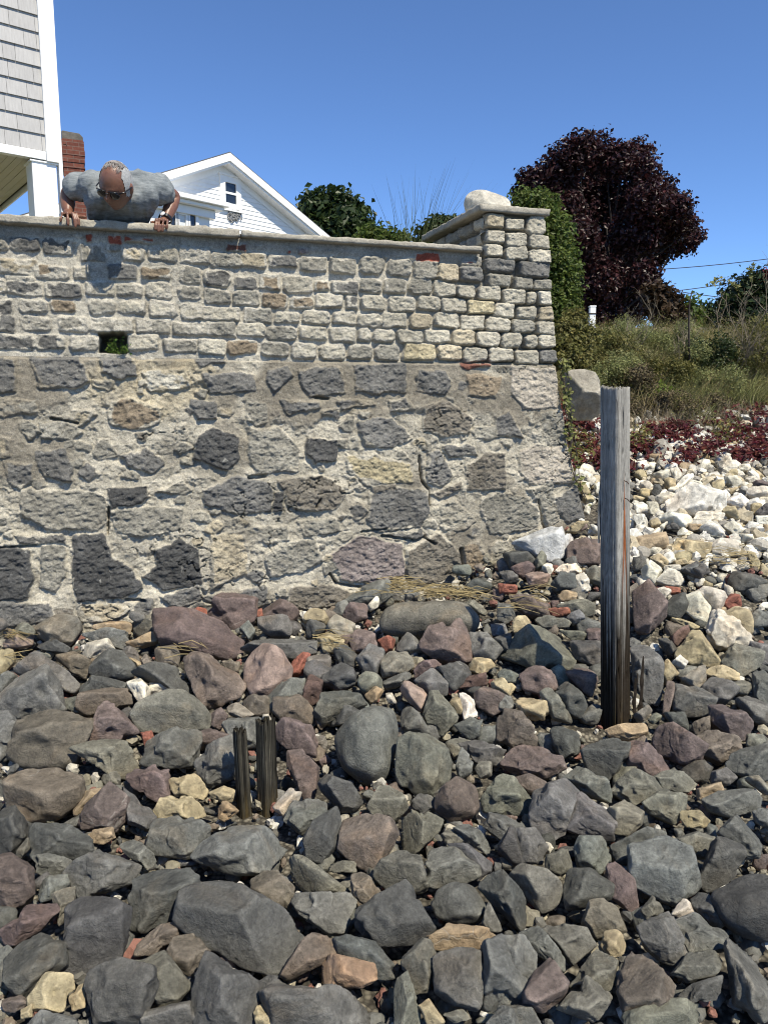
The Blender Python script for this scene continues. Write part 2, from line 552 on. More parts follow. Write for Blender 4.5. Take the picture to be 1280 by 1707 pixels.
# upper cobbles
def rect_poly(x0, y0, x1, y1, rng):
    c = W((x0 + x1) / 2, (y0 + y1) / 2); hw = (W(x1, (y0 + y1) / 2)[0] - W(x0, (y0 + y1) / 2)[0]) / 2
    hh = (W((x0 + x1) / 2, y0)[1] - W((x0 + x1) / 2, y1)[1]) / 2
    hw *= 1.05; hh *= 1.07; k = min(hw, hh) * rng.uniform(.18, .5); j = lambda: rng.uniform(-.12, .12) * min(hw, hh)
    q = [(-hw + k, -hh), (hw - k, -hh), (hw, -hh + k), (hw, hh - k), (hw - k, hh), (-hw + k, hh), (-hw, hh - k), (-hw, -hh + k)]
    return [(c[0] + a + j(), c[1] + b + j()) for a, b in q]
res = .0046
s_ax = np.arange(S_L, S_END + .03, res); z_ax = np.arange(Z_MID - .03, W(860, 358)[1] + .01, res)
S, Z = np.meshgrid(s_ax, z_ax)
stones = []
for txt, ox, oy, sc in ((COB_A, 0, 360, 4), (COB_B, 300, 360, 4), (COB_C, 600, 310, 3.765)):
    for c, q in parse(txt, ox, oy, sc):
        (x0, y0), (x1, y1) = q
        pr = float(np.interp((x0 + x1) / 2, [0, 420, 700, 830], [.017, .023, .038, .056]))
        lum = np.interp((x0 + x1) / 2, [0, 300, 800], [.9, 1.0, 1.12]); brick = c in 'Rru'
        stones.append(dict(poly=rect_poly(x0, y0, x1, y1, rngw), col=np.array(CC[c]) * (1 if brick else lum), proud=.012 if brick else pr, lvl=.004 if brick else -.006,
                           edge=.008 if brick else rngw.uniform(.010, .019), rough=.006 if brick else .015, smear=.035 if brick else (.11 if x1 < 420 else .06) if x1 < 700 else .01))
# cobbles beyond the left edge of the photograph
zr = [W(20, y) for y in (395, 432, 471, 510, 549, 588)]
for r_, q in enumerate(zr):
    s = W(-12, 450)[0] - .02
    while s > S_L + .1:
        wd = rngw.uniform(.15, .24); zc = q[1]; hh = .052
        stones.append(dict(poly=[(s - wd, zc - hh + .02), (s - wd + .02, zc - hh), (s - .03, zc - hh), (s - .015, zc - hh + .02), (s - .015, zc + hh - .02), (s - .03, zc + hh), (s - wd + .02, zc + hh), (s - wd, zc + hh - .02)],
                           col=CC['dgl'[rngw.integers(3)]], proud=.024, lvl=-.006, edge=.026, smear=.05)); s -= wd + .02
# mortar
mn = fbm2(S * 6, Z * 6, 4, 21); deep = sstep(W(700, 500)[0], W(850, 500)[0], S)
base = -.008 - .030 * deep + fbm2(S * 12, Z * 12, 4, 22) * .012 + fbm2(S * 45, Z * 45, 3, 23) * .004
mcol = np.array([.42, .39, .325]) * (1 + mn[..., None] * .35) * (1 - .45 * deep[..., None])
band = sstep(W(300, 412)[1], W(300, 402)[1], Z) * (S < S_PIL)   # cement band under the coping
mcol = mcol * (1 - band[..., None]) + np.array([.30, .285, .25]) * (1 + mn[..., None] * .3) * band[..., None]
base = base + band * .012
# loose, crumbly lumps of mortar along the top course
lump = sstep(.25, .55, fbm2(S * 18, Z * 26, 3, 25)) * sstep(.06, 0, np.abs(Z - W(450, 420)[1])) * (S < S_PIL)
base = base + lump * .018; mcol = mcol + lump[..., None] * np.array([.16, .14, .10])
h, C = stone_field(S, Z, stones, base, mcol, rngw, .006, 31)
# drain hole
hp = [W(x, y) for x, y in ((163, 555), (207, 553), (213, 560), (212, 589), (166, 589))]
dh = poly_sdf(S + fbm2(S * 30, Z * 30, 2, 8) * .01, Z + fbm2(S * 30 + 9, Z * 30, 2, 9) * .01, hp)
h = h - .34 * sstep(-.002, .012, dh); C = C * (1 - .55 * sstep(0, .02, dh)[..., None])
sr = s_right(Z)
h = h - .05 * sstep(.018, 0, sr - S) - .03 * sstep(.02, 0, S - S_PIL) * (Z > Z_COP_B - .02) * (S > S_PIL)
keep = (S <= sr + res) & ((Z <= Z_COP_B + .012) | (S >= S_PIL))
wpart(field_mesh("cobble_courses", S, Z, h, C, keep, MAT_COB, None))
h_up0 = h[0].mean()

# lower rubble
res = .0052
s_ax = np.arange(S_L, S_END + .34, res); z_ax = np.arange(.0, Z_MID + .006, res)
S, Z = np.meshgrid(s_ax, z_ax)
stones = []
for txt, ox, oy in ((LOW_D, 0, 580), (LOW_E, 480, 580)):
    for c, q in parse(txt, ox, oy, 2.56):
        sm = {'D': .015, 'd': .045, 'g': .065, 'p': .03, 'u': .02, 'n': .03}.get(c, .08)
        stones.append(dict(poly=[W(x, y) for x, y in q], col=CC[c], proud=.019 if c in 'Ddnu' else .014, lvl=.004, edge=.016, rough=.020, smear=sm, inset=-.007))
for _ in range(800):                           # smaller stones half lost in the mortar between the traced ones
    c_ = np.array([rngw.uniform(W(0, 800)[0], W(965, 800)[0]), rngw.uniform(.15, Z_MID - .04)])
    d_ = min(-float(poly_sdf(c_[:1], c_[1:], st['poly'])[0]) for st in stones)
    if d_ < .026 or c_[1] > Z_MID - .03 - d_ * .5: continue
    d_ = min(d_ * .92, .11); an = np.sort(rngw.uniform(0, 2 * math.pi, 7)); k_ = 'glgtndg'[rngw.integers(7)]
    q = [(c_[0] + math.cos(a) * d_ * 1.15, c_[1] + math.sin(a) * d_ * .9) for a in an]
    if max(np.diff(np.r_[an, an[0] + 2 * math.pi])) > 2.4: continue
    stones.append(dict(poly=q, col=CC[k_], proud=.012, lvl=.003, edge=.014, rough=.018, smear=.06, inset=-.004))
s = W(-20, 800)[0]
while s > S_L:                                  # out of the photograph's left edge
    z = rngw.uniform(0, .15)
    while z < Z_MID - .1:
        wd, hh = rngw.uniform(.2, .38), rngw.uniform(.16, .28)
        an = np.sort(rngw.uniform(0, 2 * math.pi, 7)); c0 = (s - .22, z + hh / 2)
        stones.append(dict(poly=[(c0[0] + math.cos(a) * wd / 2, c0[1] + math.sin(a) * hh / 2) for a in an], col=CC['Ddgt'[rngw.integers(4)]], proud=.02, lvl=.003, edge=.02, rough=.02, smear=.06)); z += hh + .06
    s -= .42
px_c = proj(W0 + S[..., None] * wA + Z[..., None] * np.array([0, 0, 1.]))
PX, PY = px_c[..., 0], px_c[..., 1]
n1 = fbm2(S * 3.2, Z * 3.2, 4, 51); n2 = fbm2(S * 9, Z * 9, 5, 52, .6); n3 = fbm2(S * 34, Z * 34, 4, 53, .6)
# tooled grey-brown pointing towards the top and right of the rubble, flaking cream render elsewhere
tool = sstep(-.10, .16, n1 + .45 * sstep(760, 620, PY) + .25 * sstep(300, 700, PX) * sstep(800, 640, PY) - .22 + .18 * n2)
flake = fbm2(S * 7 + n2 * 1.2, Z * 8 + n3 * .25, 4, 54, .58)
step = np.floor(flake * 9) / 9; fr = flake * 9 - np.floor(flake * 9)
terr = step + sstep(.0, .22, fr) / 9
base = (1 - tool) * (terr * .034 + n3 * .007) + tool * (n2 * .012 + .012 + n3 * .004)
lumpy = sstep(.1, .5, n2) * (1 - tool); base = base + lumpy * .007
cream = np.array([.425, .39, .315])[None, None] * (1 + n2[..., None] * .45 + (fbm2(S * 2, Z * 2, 2, 57) * .25)[..., None])
cream = cream * (1 - .28 * sstep(.0, .35, fbm2(S * 5, Z * 5, 4, 58)))[..., None]
brown = np.array([.235, .21, .165])[None, None] * (1 + n2[..., None] * .35)
mcol = cream * (1 - tool[..., None]) + brown * tool[..., None]
yel = sstep(.05, .3, fbm2(S * 2.4, Z * 2.4, 3, 59)) * sstep(420, 300, np.abs(PX - 230)) * sstep(900, 780, PY)
mcol = mcol * (1 - .5 * yel[..., None]) + .5 * yel[..., None] * np.array([.36, .30, .19])
h, C = stone_field(S, Z, stones, base, mcol, rngw, .012, 61)
# open cracks: a few traced joints where the mortar has fallen out
cr = fbm2(S * 4.5, Z * 7.5, 4, 71); crack = sstep(.014, 0, np.abs(cr - .07)) * sstep(.05, .25, fbm2(S * 2.2, Z * 2.2, 2, 72))
h = h - crack * .035
for pts, wd in (([(182, 845), (180, 890)], .006), ([(415, 795), (440, 793)], .014), ([(697, 760), (700, 800), (712, 815), (713, 842)], .009),
                ([(635, 892), (690, 900), (706, 893)], .010), ([(766, 915), (770, 945), (765, 950)], .016), ([(893, 832), (902, 870), (905, 885)], .007), ([(525, 845), (532, 830)], .006), ([(210, 1000), (240, 1000)], .010), ([(60, 908), (0, 912)], .005),
                ([(85, 697), (130, 705)], .008), ([(722, 905), (703, 895)], .008), ([(548, 955), (560, 972), (600, 978)], .008), ([(520, 662), (545, 665)], .008), ([(470, 600), (520, 602)], .008), ([(325, 592), (410, 596)], .008), ([(640, 880), (600, 886)], .007)):
    q = [W(x, y) for x, y in pts]
    for (ax, ay), (bx, by) in zip(q[:-1], q[1:]):
        ex, ey = bx - ax, by - ay; t = np.clip(((S - ax) * ex + (Z - ay) * ey) / (ex * ex + ey * ey), 0, 1)
        dd = np.hypot(S - ax - t * ex, Z - ay - t * ey) + n3 * .006
        h = h - .06 * sstep(wd * 1.3, wd * .3, dd)
h = h + .018 + .004 * sstep(Z_MID, Z_MID - .4, Z)
h = h - .03 * sstep(.012, 0, Z_MID - Z)
sr = s_right_low(Z)
h = h - .045 * sstep(.03, 0, sr - S)
keep = S <= sr + res
wpart(field_mesh("rubble_courses", S, Z, h, C, keep, MAT_LOW, None))

# returns: right end of the wall, left side of the pillar, built as fields of their own
def return_field(name, o, a, n, s1, z0, z1, row, wid, cols, mat, proud, seed, topfn=None, flip=False, lean=0.0):
    rng = np.random.default_rng(seed); rs = .008
    S, Z = np.meshgrid(np.arange(-.0, s1, rs), np.arange(z0, z1, rs)); st = []; z = z0
    while z < z1:
        s = -.02 if rng.random() < .5 else -.10
        hh = min(row * rng.uniform(.9, 1.1), z1 - z)
        while s < s1:
            wd = rng.uniform(*wid)
            st.append(dict(poly=[(s + .008, z + .02), (s + .025, z + .006), (s + wd - .025, z + .006), (s + wd - .008, z + .02), (s + wd - .008, z + hh - .02), (s + wd - .025, z + hh - .006), (s + .025, z + hh - .006), (s + .008, z + hh - .02)],
                           col=CC[cols[rng.integers(len(cols))]], proud=proud, lvl=-.006, edge=.026, rough=.012, smear=.02)); s += wd
        z += hh
    base = -.02 + fbm2(S * 12, Z * 12, 3, seed) * .012
    mc = np.array([.26, .24, .20]) * (1 + fbm2(S * 6, Z * 6, 3, seed + 1)[..., None] * .3)
    h, C = stone_field(S, Z, st, base, mc, rng, .006, seed)
    h = h + lean * (z1 - Z)
    wpart(field_mesh(name, S, Z, h, C, np.ones(S.shape, bool), mat, None, o, a, n))
B = -wN                                         # straight back from the wall face
zt = W(860, 358)[1]
return_field("pillar_side", wall_pt(S_PIL + .022, 0, -.005), B, -wA, .95, Z_COP_B - .05, zt, .105, (.16, .26), "ltlg", MAT_COB, .045, 101)
return_field("end_face", wall_pt(float(s_right(zt)) - .085, 0, -.02), B, wA, 1.0, Z_MID - .02, zt, .105, (.16, .26), "llgt", MAT_COB, .03, 102, lean=(float(s_right(Z_MID)) - float(s_right(zt))) / (zt - Z_MID))
return_field("rubble_end_face", wall_pt(S_END - .05, 0, -.01), B, wA, 1.0, .35, Z_MID, .28, (.25, .45), "gdpp", MAT_LOW, .03, 103, lean=.20)
mb = MB()                                       # solid core so that nothing shows through the joints
def wbox(s0, s1, h0, h1, z0, z1):
    q = [wall_pt(s, z, h) for z in (z0, z1) for s, h in ((s0, h0), (s1, h0), (s1, h1), (s0, h1))]
    mb.add(q, [(0, 3, 2, 1), (4, 5, 6, 7), (0, 1, 5, 4), (1, 2, 6, 5), (2, 3, 7, 6), (3, 0, 4, 7)])
wbox(S_L, S_END - .09, -.42, -.37, 0, Z_COP_B)
wbox(S_PIL + .1, S_END - .09, -.95, -.09, Z_COP_B - .3, zt - .01)
MAT_CORE = m_simple("wall_core", (.12, .11, .10), .95)
wpart(mb.build("core", MAT_CORE))

# coping slabs
def m_slab():
    t = NT("coping_stone"); v = t.obj(); n = t.noise(v, 9, 6, .6); f = t.noise(v, 120, 5, .7); g = t.noise(v, 34, 8, .7, .5)
    c = t.mix(t.mr(n, .35, .65, 0, 1), (.30, .275, .225), (.40, .37, .31)); c = t.val(c, t.mr(f, .3, .7, .8, 1.2)); c = t.val(c, t.mr(g, .3, .7, .75, 1.2))
    b = t.bump(g, .7, .012); b = t.bump(f, .5, .004, b); return t.done(c, .9, b, .2)
MAT_SLAB = m_slab()
def slab(name, s0, s1, h0, h1, z0, z1, seed, amp=.010, step=.022):
    ns, nh, nz = max(int((s1 - s0) / step), 2), max(int((h1 - h0) / .03), 2), max(int((z1 - z0) / .012), 3)
    bm = bmesh.new(); V = {}
    def vert(i, j, k):
        if (i, j, k) not in V: V[(i, j, k)] = bm.verts.new((s0 + (s1 - s0) * i / ns, h0 + (h1 - h0) * j / nh, z0 + (z1 - z0) * k / nz))
        return V[(i, j, k)]
    def face(*q): bm.faces.new([vert(*x) for x in q])
    for i in range(ns):
        for j in range(nh):
            face((i, j, 0), (i, j + 1, 0), (i + 1, j + 1, 0), (i + 1, j, 0)); face((i, j, nz), (i + 1, j, nz), (i + 1, j + 1, nz), (i, j + 1, nz))
        for k in range(nz):
            face((i, 0, k), (i + 1, 0, k), (i + 1, 0, k + 1), (i, 0, k + 1)); face((i, nh, k), (i, nh, k + 1), (i + 1, nh, k + 1), (i + 1, nh, k))
    for j in range(nh):
        for k in range(nz):
            face((0, j, k), (0, j, k + 1), (0, j + 1, k + 1), (0, j + 1, k)); face((ns, j, k), (ns, j + 1, k), (ns, j + 1, k + 1), (ns, j, k + 1))
    bmesh.ops.recalc_face_normals(bm, faces=bm.faces)
    co = np.array([v.co[:] for v in bm.verts]); no = np.array([v.normal[:] for v in bm.verts])
    bm.normal_update(); no = np.array([v.normal[:] for v in bm.verts])
    d = fbm(co * np.array([9, 14, 20]), 4, seed, .6) * amp * np.clip(np.abs(no[:, 1]) + np.abs(no[:, 0]) + .25, 0, 1) + fbm(co * 40, 3, seed + 3) * amp * .35
    d = d - (np.abs(no).max(1) < .9) * rng_edge.uniform(0, amp * .6, len(d))
    co = co + no * d[:, None]
    for v, c in zip(bm.verts, co): v.co = wall_pt(c[0], c[2], c[1])
    me = bpy.data.meshes.new(name); bm.to_mesh(me); bm.free(); me.materials.append(MAT_SLAB); me.polygons.foreach_set("use_smooth", [True] * len(me.polygons))
    return wpart(link(name, me))
rng_edge = np.random.default_rng(9)
S_J = W(402, 388, .07)[0]
slab("coping_slab", S_L, W(-60, 360, .07)[0], -.36, .075, Z_COP_B + .006, Z_COP_T, 201)
slab("coping_slab", W(-60, 360, .07)[0] + .006, S_J - .003, -.36, .07, Z_COP_B + .004, Z_COP_T - .002, 202, .013)
slab("coping_slab", S_J + .003, W(806, 412, .07)[0], -.36, .066, Z_COP_B + .010, W(600, 396, .07)[1], 203)
zc0, zc1 = W(802, 350, .05)[1], W(802, 338, .05)[1]
slab("pillar_cap", W(800, 342, .05)[0], W(917, 356, .05)[0], -1.0, .05, zc0, zc1, 204, .008)
# ------------------------------------------------------------------ ground
def rprof(y): return np.interp(y, [-2, 0, 2, 3.5, 5.4, 7.5, 9, 11, 12.5, 40, 300], [-.25, -.08, -.03, .04, .70, 1.06, 1.45, 2.25, 2.5, 2.6, 3.0])
def lprof(y): return np.interp(y, [-2, 0, 2, 3.3, 4.2, 4.9, 6], [-.25, -.08, -.03, .0, .22, .30, .36])
def shore(x, y):                              # the surface the big rocks lie in
    k = sstep(.0, 1.35, x - .12 * (y - 5)); return lprof(y) * (1 - k) + rprof(y) * k
LAWN = 1.78
def ground_z(x, y):
    z = shore(x, y) - .060 + fbm2(x * 1.7, y * 1.7, 3, 5) * .03
    back = sstep(.16, .34, (y - WD - x * TT) * math.cos(TH)) * sstep(.20, -.15, x - (S_END - .05) * math.cos(TH) + (y - wall_y(x)) * .25)
    return z * (1 - back) + LAWN * back
def hit_shore(px, py, up=0.0):
    r = ray(px, py); lo, hi = .8, 60.0
    ts = np.concatenate([np.arange(.8, 12, .02), np.arange(12, 60, .2)])
    p = CAM + ts[:, None] * r
    below = p[:, 2] < shore(p[:, 0], p[:, 1]) + up
    i = int(np.argmax(below)) if below.any() else len(ts) - 1
    return CAM + r * ts[i]
xs = np.concatenate([-np.geomspace(300, 3.6, 22), np.arange(-3.5, 6.5, .05), np.geomspace(6.6, 300, 22)])
ys = np.concatenate([[-30, -10, -4, -2, -1], np.arange(-.5, 13.5, .05), np.geomspace(13.6, 420, 26)])
X, Y = np.meshgrid(xs, ys); Zg = ground_z(X, Y)
t = NT("gravel_ground"); v = t.obj(); vc = t.new("ShaderNodeTexVoronoi"); t.l.new(v, vc.inputs["Vector"]); vc.inputs["Scale"].default_value = 55
vc2 = t.new("ShaderNodeTexVoronoi"); t.l.new(v, vc2.inputs["Vector"]); vc2.inputs["Scale"].default_value = 140
sepc = t.new("ShaderNodeSeparateColor"); t.l.new(vc.outputs["Color"], sepc.inputs[0])
peb = t.mix(sepc.outputs[0], (.05, .045, .038), (.26, .235, .185)); peb = t.mix(t.mr(vc.outputs["Distance"], .2, .7, 0, .85), peb, (.02, .018, .015))
sx = t.new("ShaderNodeSeparateXYZ"); t.l.new(v, sx.inputs[0])
gr = t.mix(t.noise(v, 3, 5), (.07, .085, .03), (.17, .14, .075))
c = t.mix(t.mr(sx.outputs[2], 1.25, 1.6, 0, 1), peb, gr)
t.done(c, .95, t.bump(vc.outputs["Distance"], -.9, .02, t.bump(vc2.outputs["Distance"], -.6, .006)), .2)
idx = np.arange(X.size).reshape(X.shape)
gf = np.stack([idx[:-1, :-1], idx[:-1, 1:], idx[1:, 1:], idx[1:, :-1]], -1).reshape(-1, 4)
tag(mesh_np("ground", np.stack([X, Y, Zg], -1).reshape(-1, 3), gf, t.m), kind="structure")

# ------------------------------------------------------------------ rocks
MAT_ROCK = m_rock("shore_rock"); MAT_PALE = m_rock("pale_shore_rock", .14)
ICO = {}
for lv in (1, 2, 3, 4, 5):
    bm = bmesh.new(); bmesh.ops.create_icosphere(bm, subdivisions=lv, radius=1)
    ICO[lv] = (np.array([v_.co[:] for v_ in bm.verts]), np.array([[x.index for x in f_.verts] for f_ in bm.faces])); bm.free()
def hull_planes(pts):
    bm = bmesh.new()
    for p in pts: bm.verts.new(p)
    bmesh.ops.convex_hull(bm, input=bm.verts)
    bm.normal_update(); c = np.mean(pts, 0); N, D = [], []
    for f_ in bm.faces:
        n = np.array(f_.normal[:]); d = n @ np.array(f_.verts[0].co[:])
        if n @ n < .5: continue
        if n @ c > d: n, d = -n, -d
        if not any(n @ n0 > .995 for n0 in N): N.append(n); D.append(d)
    bm.free(); return np.array(N), np.array(D), c
def rock_verts(ring, tf, tb, rnd, rng, level, rough=1.0):
    """ring (n,2): outline in the rock's own plane; tf, tb: bulge towards +z and -z. Returns local vertices, faces"""
    ext = np.ptp(ring, 0); size = float(np.sqrt(ext[0] * ext[1])); c2 = ring.mean(0)
    # convex outline, then one leaning side face per edge, one or two broken front faces and a back
    q = sorted(map(tuple, ring)); 
    def half_hull(s):
        h = []
        for r in s:
            while len(h) > 1 and (h[-1][0] - h[-2][0]) * (r[1] - h[-2][1]) - (h[-1][1] - h[-2][1]) * (r[0] - h[-2][0]) <= 0: h.pop()
            h.append(r)
        return h[:-1]
    hull = np.array(half_hull(q) + half_hull(q[::-1])); N, D = [], []
    def plane(n, p): n = np.asarray(n, float); n = n / np.linalg.norm(n); N.append(n); D.append(n @ np.asarray(p))
    for i in range(len(hull)):
        a0, b0 = hull[i], hull[(i + 1) % len(hull)]; e = b0 - a0; L = np.linalg.norm(e)
        if L < 1e-5: continue
        nx, ny = e[1] / L, -e[0] / L; m = ((a0 + b0) / 2)
        up = ny > .3                                         # top edges lean back, lower edges stand steep
        ti = rng.uniform(.45, 1.2) if rng.random() < .28 else rng.uniform(.02, .38)
        plane((nx, ny, ti), (*m, rng.uniform(-.12, .12) * tf)); plane((nx, ny, -rng.uniform(.1, .5)), (*m, 0))
    if rnd < .3:                                             # a top, a front and often a third broken face meeting near the middle
        ap = np.array([*(c2 + rng.uniform(-.16, .16, 2) * ext), tf * rng.uniform(.9, 1.1)]); w_ = rng.random()
        if w_ < .72:
            plane((rng.normal(0, .35), rng.uniform(.35, 1.15), 1), ap); plane((rng.normal(0, .45), -rng.uniform(.15, 1.2), 1), ap)
            if rng.random() < .6: plane((rng.choice([-1, 1]) * rng.uniform(.5, 1.5), rng.normal(0, .3), 1), ap + np.array([rng.uniform(-.1, .1) * ext[0], 0, 0]))
        else:
            a = rng.uniform(0, 2 * math.pi)
            for k in range(3): plane((math.cos(a + k * 2.1) * rng.uniform(.2, 1.1), math.sin(a + k * 2.1) * rng.uniform(.2, 1.1), 1), ap)
    else: plane((*rng.normal(0, .2, 2), 1), (*c2, tf))
    plane((*rng.normal(0, .2, 2), -1), (*c2, -tb))
    for _ in range(rng.integers(0, 3)):                      # chipped corners
        u = rng.normal(size=3) * (1, 1, .5); u[2] = abs(u[2]) + .55; u /= np.linalg.norm(u)
        ext3 = np.abs(u[0]) * ext[0] / 2 + np.abs(u[1]) * ext[1] / 2 + u[2] * tf; plane(u, np.array([*c2, 0]) + u * ext3 * rng.uniform(.66, .84))
    if rnd > .3:
        for _ in range(26):
            u = rng.normal(size=3); u /= np.linalg.norm(u); s_ = 1 / np.sqrt((u[0] * ext[0] / 2) ** 2 + (u[1] * ext[1] / 2) ** 2 + (u[2] * (tf if u[2] > 0 else tb)) ** 2 + 1e-12)
            plane(u, np.array([*c2, 0]) + u * 1.04 / s_)
    N = np.array(N); D = np.array(D); c = np.array([*c2, (tf - tb) * .15]); D = np.maximum(D - N @ c, size * .05)
    V, F = ICO[level]; A = np.array([ext[0] / 2, ext[1] / 2, (tf + tb) / 2]); U = V * A
    p = 190 * max(1 - 1.7 * rnd, 0) ** 1.4 + 9
    inv = (np.maximum(U @ N.T / np.maximum(D, 1e-4), 1e-6) ** p).sum(1) ** (1 / p)
    v = U / inv[:, None]
    q = v / size; s = rng.uniform(0, 50)
    big = fbm(q * 2.0 + s, 3, 3); fine = fbm(q * 8 + s, 4, 9, .62)
    n1 = rng.normal(size=3); n1 /= np.linalg.norm(n1)
    lay = (q @ n1) * rng.uniform(3, 7) + big * .9; saw = lay - np.floor(lay)               # broken along its bedding
    k = max(1 - 1.5 * rnd, .12)
    chipm = np.maximum(fbm(q * 3.3 + s + 9, 2, 15) - .12, 0)
    disp = (big * (.008 + .09 * rnd) + fine * .022 * k - sstep(.80, 1.0, saw) * .016 * k - chipm * .20 * k) * rough
    v = v * (1 + disp[:, None] * size / np.maximum(np.linalg.norm(v, axis=1, keepdims=True), size * .2)) + c
    return v, F
RC = {'K': (.080, .080, .073), 'k': (.126, .125, .112), 'o': (.148, .143, .115), 'b': (.140, .117, .094), 'r': (.128, .098, .088), 'w': (.50, .462, .375), 'W': (.58, .55, .475), 't': (.29, .225, .145),
      'y': (.33, .275, .17), 'R': (.23, .09, .062), 'G': (.138, .140, .130), 'P': (.26, .195, .16), 'L': (.38, .385, .375), 'B': (.11, .072, .06), 'c': (.23, .21, .165), 'T': (.30, .21, .15)}
RW = {'K': 'charcoal', 'k': 'dark grey', 'o': 'olive grey', 'b': 'brown', 'r': 'maroon', 'w': 'cream white', 'W': 'white', 't': 'tan', 'y': 'yellowish', 'R': 'red brick', 'G': 'blue grey', 'P': 'pinkish', 'L': 'pale blue grey', 'B': 'dark brick', 'c': 'speckled', 'T': 'tan brick'}
ROCKS = []   # (photo crop, lines): colour, roundness, outline | optional label
def rk(ox, oy, sc, txt):
    for ln in txt.strip().splitlines():
        body, _, lab = ln.partition('|'); a = body.split(); q = [float(x) for x in " ".join(a[2:]).replace(',', ' ').split()]
        ROCKS.append((a[0], float(a[1]), np.array([(ox + q[i] / sc, oy + q[i + 1] / sc) for i in range(0, len(q), 2)]), lab.strip()))
rk(0, 980, 2.844, """
o .4 160,185 210,150 390,145 380,200 330,265 250,270 170,220|olive grey rounded boulder lying at the foot of the wall near the left edge
t .2 455,185 520,155 615,165 605,215 500,215 450,200|flat pale tan stone against the wall foot, left of the large maroon boulder
k .1 380,220 480,200 600,215 590,290 450,250
r .2 750,150 800,120 900,130 1080,180 1145,230 1140,300 1060,320 900,290 790,280 755,220|largest maroon boulder, long and blunt, lying in front of the wall
r .1 990,130 1060,40 1130,25 1210,60 1200,150 1100,195 1010,160|upright maroon boulder leaning on the wall behind the largest maroon boulder
R 0 890,100 975,100 980,145 910,140|bright red brick end showing between the two big maroon boulders and the wall
P .1 20,260 60,225 150,215 145,260 90,280 25,280
K .1 140,255 240,245 325,285 310,310 200,290
w .1 330,290 440,255 510,250 540,300 440,330 390,315 320,325|long whitish stone among dark rocks, below the olive boulder at the wall foot
K .4 440,360 500,300 570,295 640,370 620,420 550,440 460,425 420,400|rounded blue-black boulder just under the long whitish stone
b .1 270,340 370,320 430,355 400,430 340,395
k .1 80,400 190,320 370,440 330,490 220,460|wedge shaped dark rock with a sharp ridge at the upper left
k .1 0,520 80,430 230,400 270,450 300,570 230,600 100,610 20,580
K .2 370,465 440,430 590,440 580,470 470,490 390,510
b .1 375,580 400,520 510,480 610,475 620,540 560,550 430,595
w 0 595,445 650,418 710,480 690,555 650,530|pale pinkish white stone leaning beside the square white stone
w .05 720,425 815,425 820,480 790,500 710,500|square bright white stone among dark rocks
o .3 620,620 680,550 780,505 900,510 960,560 1000,620 990,670 850,680 690,690 640,650|domed brownish grey boulder below the square white stone
b .05 865,330 890,300 960,320 1100,400 1155,450 1120,510 970,570 920,470|big brown triangular wedge of rock under the largest maroon boulder
K 0 640,410 740,370 850,380 915,500 900,530 820,490
b .2 60,800 110,610 200,590 430,620 420,680 390,740 350,820 300,840 130,850|broad brown boulder with a split line near the left edge
r 0 400,745 490,535 520,535 650,680 560,710 430,745|maroon pyramid shaped rock beside the broad brown boulder
o 0 350,770 500,720 590,730 665,820 650,880 540,890 450,830
k 0 670,820 700,740 880,670 945,690 940,770 900,840 820,850 700,840
R .2 665,690 720,680 730,720 690,760|small worn red brick lump right of the maroon pyramid rock
r .1 940,690 1000,670 1090,700 1060,730 960,740
k 0 920,820 990,760 1110,710 1130,880 1000,945 950,900|dark slab carrying the stub post's shadow, left of the twin stub posts
b .35 30,960 100,880 200,840 340,860 400,920 390,1000 290,1080 130,1105 40,1060|big rounded brown grey boulder at the left edge below the broad brown one
r 0 590,880 640,840 720,840 800,870 800,985 740,1010 640,950
y 0 805,910 930,890 980,950 960,1000 830,980
y 0 740,1060 770,1010 880,985 950,1010 975,1080 900,1100 760,1095
r 0 370,1110 400,1050 520,940 610,1010 610,1070 540,1150 400,1140|streaky maroon rock next to the big rounded brown grey boulder
t .1 350,1050 400,970 480,955 500,990 420,1030 360,1080
k 0 590,950 650,990 740,1080 700,1140 610,1120
k 0 0,600 50,600 120,690 60,760 0,820
y 0 990,970 1060,940 1110,960 1100,1010 1040,1020
t 0 1030,1020 1070,1010 1130,1060 1060,1110 1025,1090
c .2 1070,560 1130,550 1200,600 1150,620 1090,600|lumpy speckled pebbly stone just above the twin stub posts
k .2 1060,650 1110,620 1220,615 1260,650 1260,740 1130,760
b .1 1050,350 1140,345 1130,400 1090,400
b .1 735,290 830,275 850,320 840,370 740,370
t .1 600,260 740,200 740,250 650,280 610,280
y .1 0,290 60,300 60,350 10,410 0,400|greenish cream stone cut by the left edge of the view
k .1 300,530 390,510 400,550 370,590 310,570
k .2 620,150 700,140 750,160 740,210 640,220
o .1 30,180 70,170 160,180 170,210 60,215
b .2 15,205 50,190 55,225 20,240
k .1 100,310 180,300 270,330 200,330
r .1 1000,600 1050,575 1080,610 1040,670 1005,650
k 0 0,430 40,400 80,420 10,500
k .1 960,420 1000,350 1060,380 1040,410
b 0 1130,510 1190,540 1270,520 1270,600 1200,600 1150,560
k .2 560,300 600,270 650,300 660,350 600,340
t .1 610,330 650,340 690,380 660,385
b 0 690,310 740,380 690,390 670,350
""")
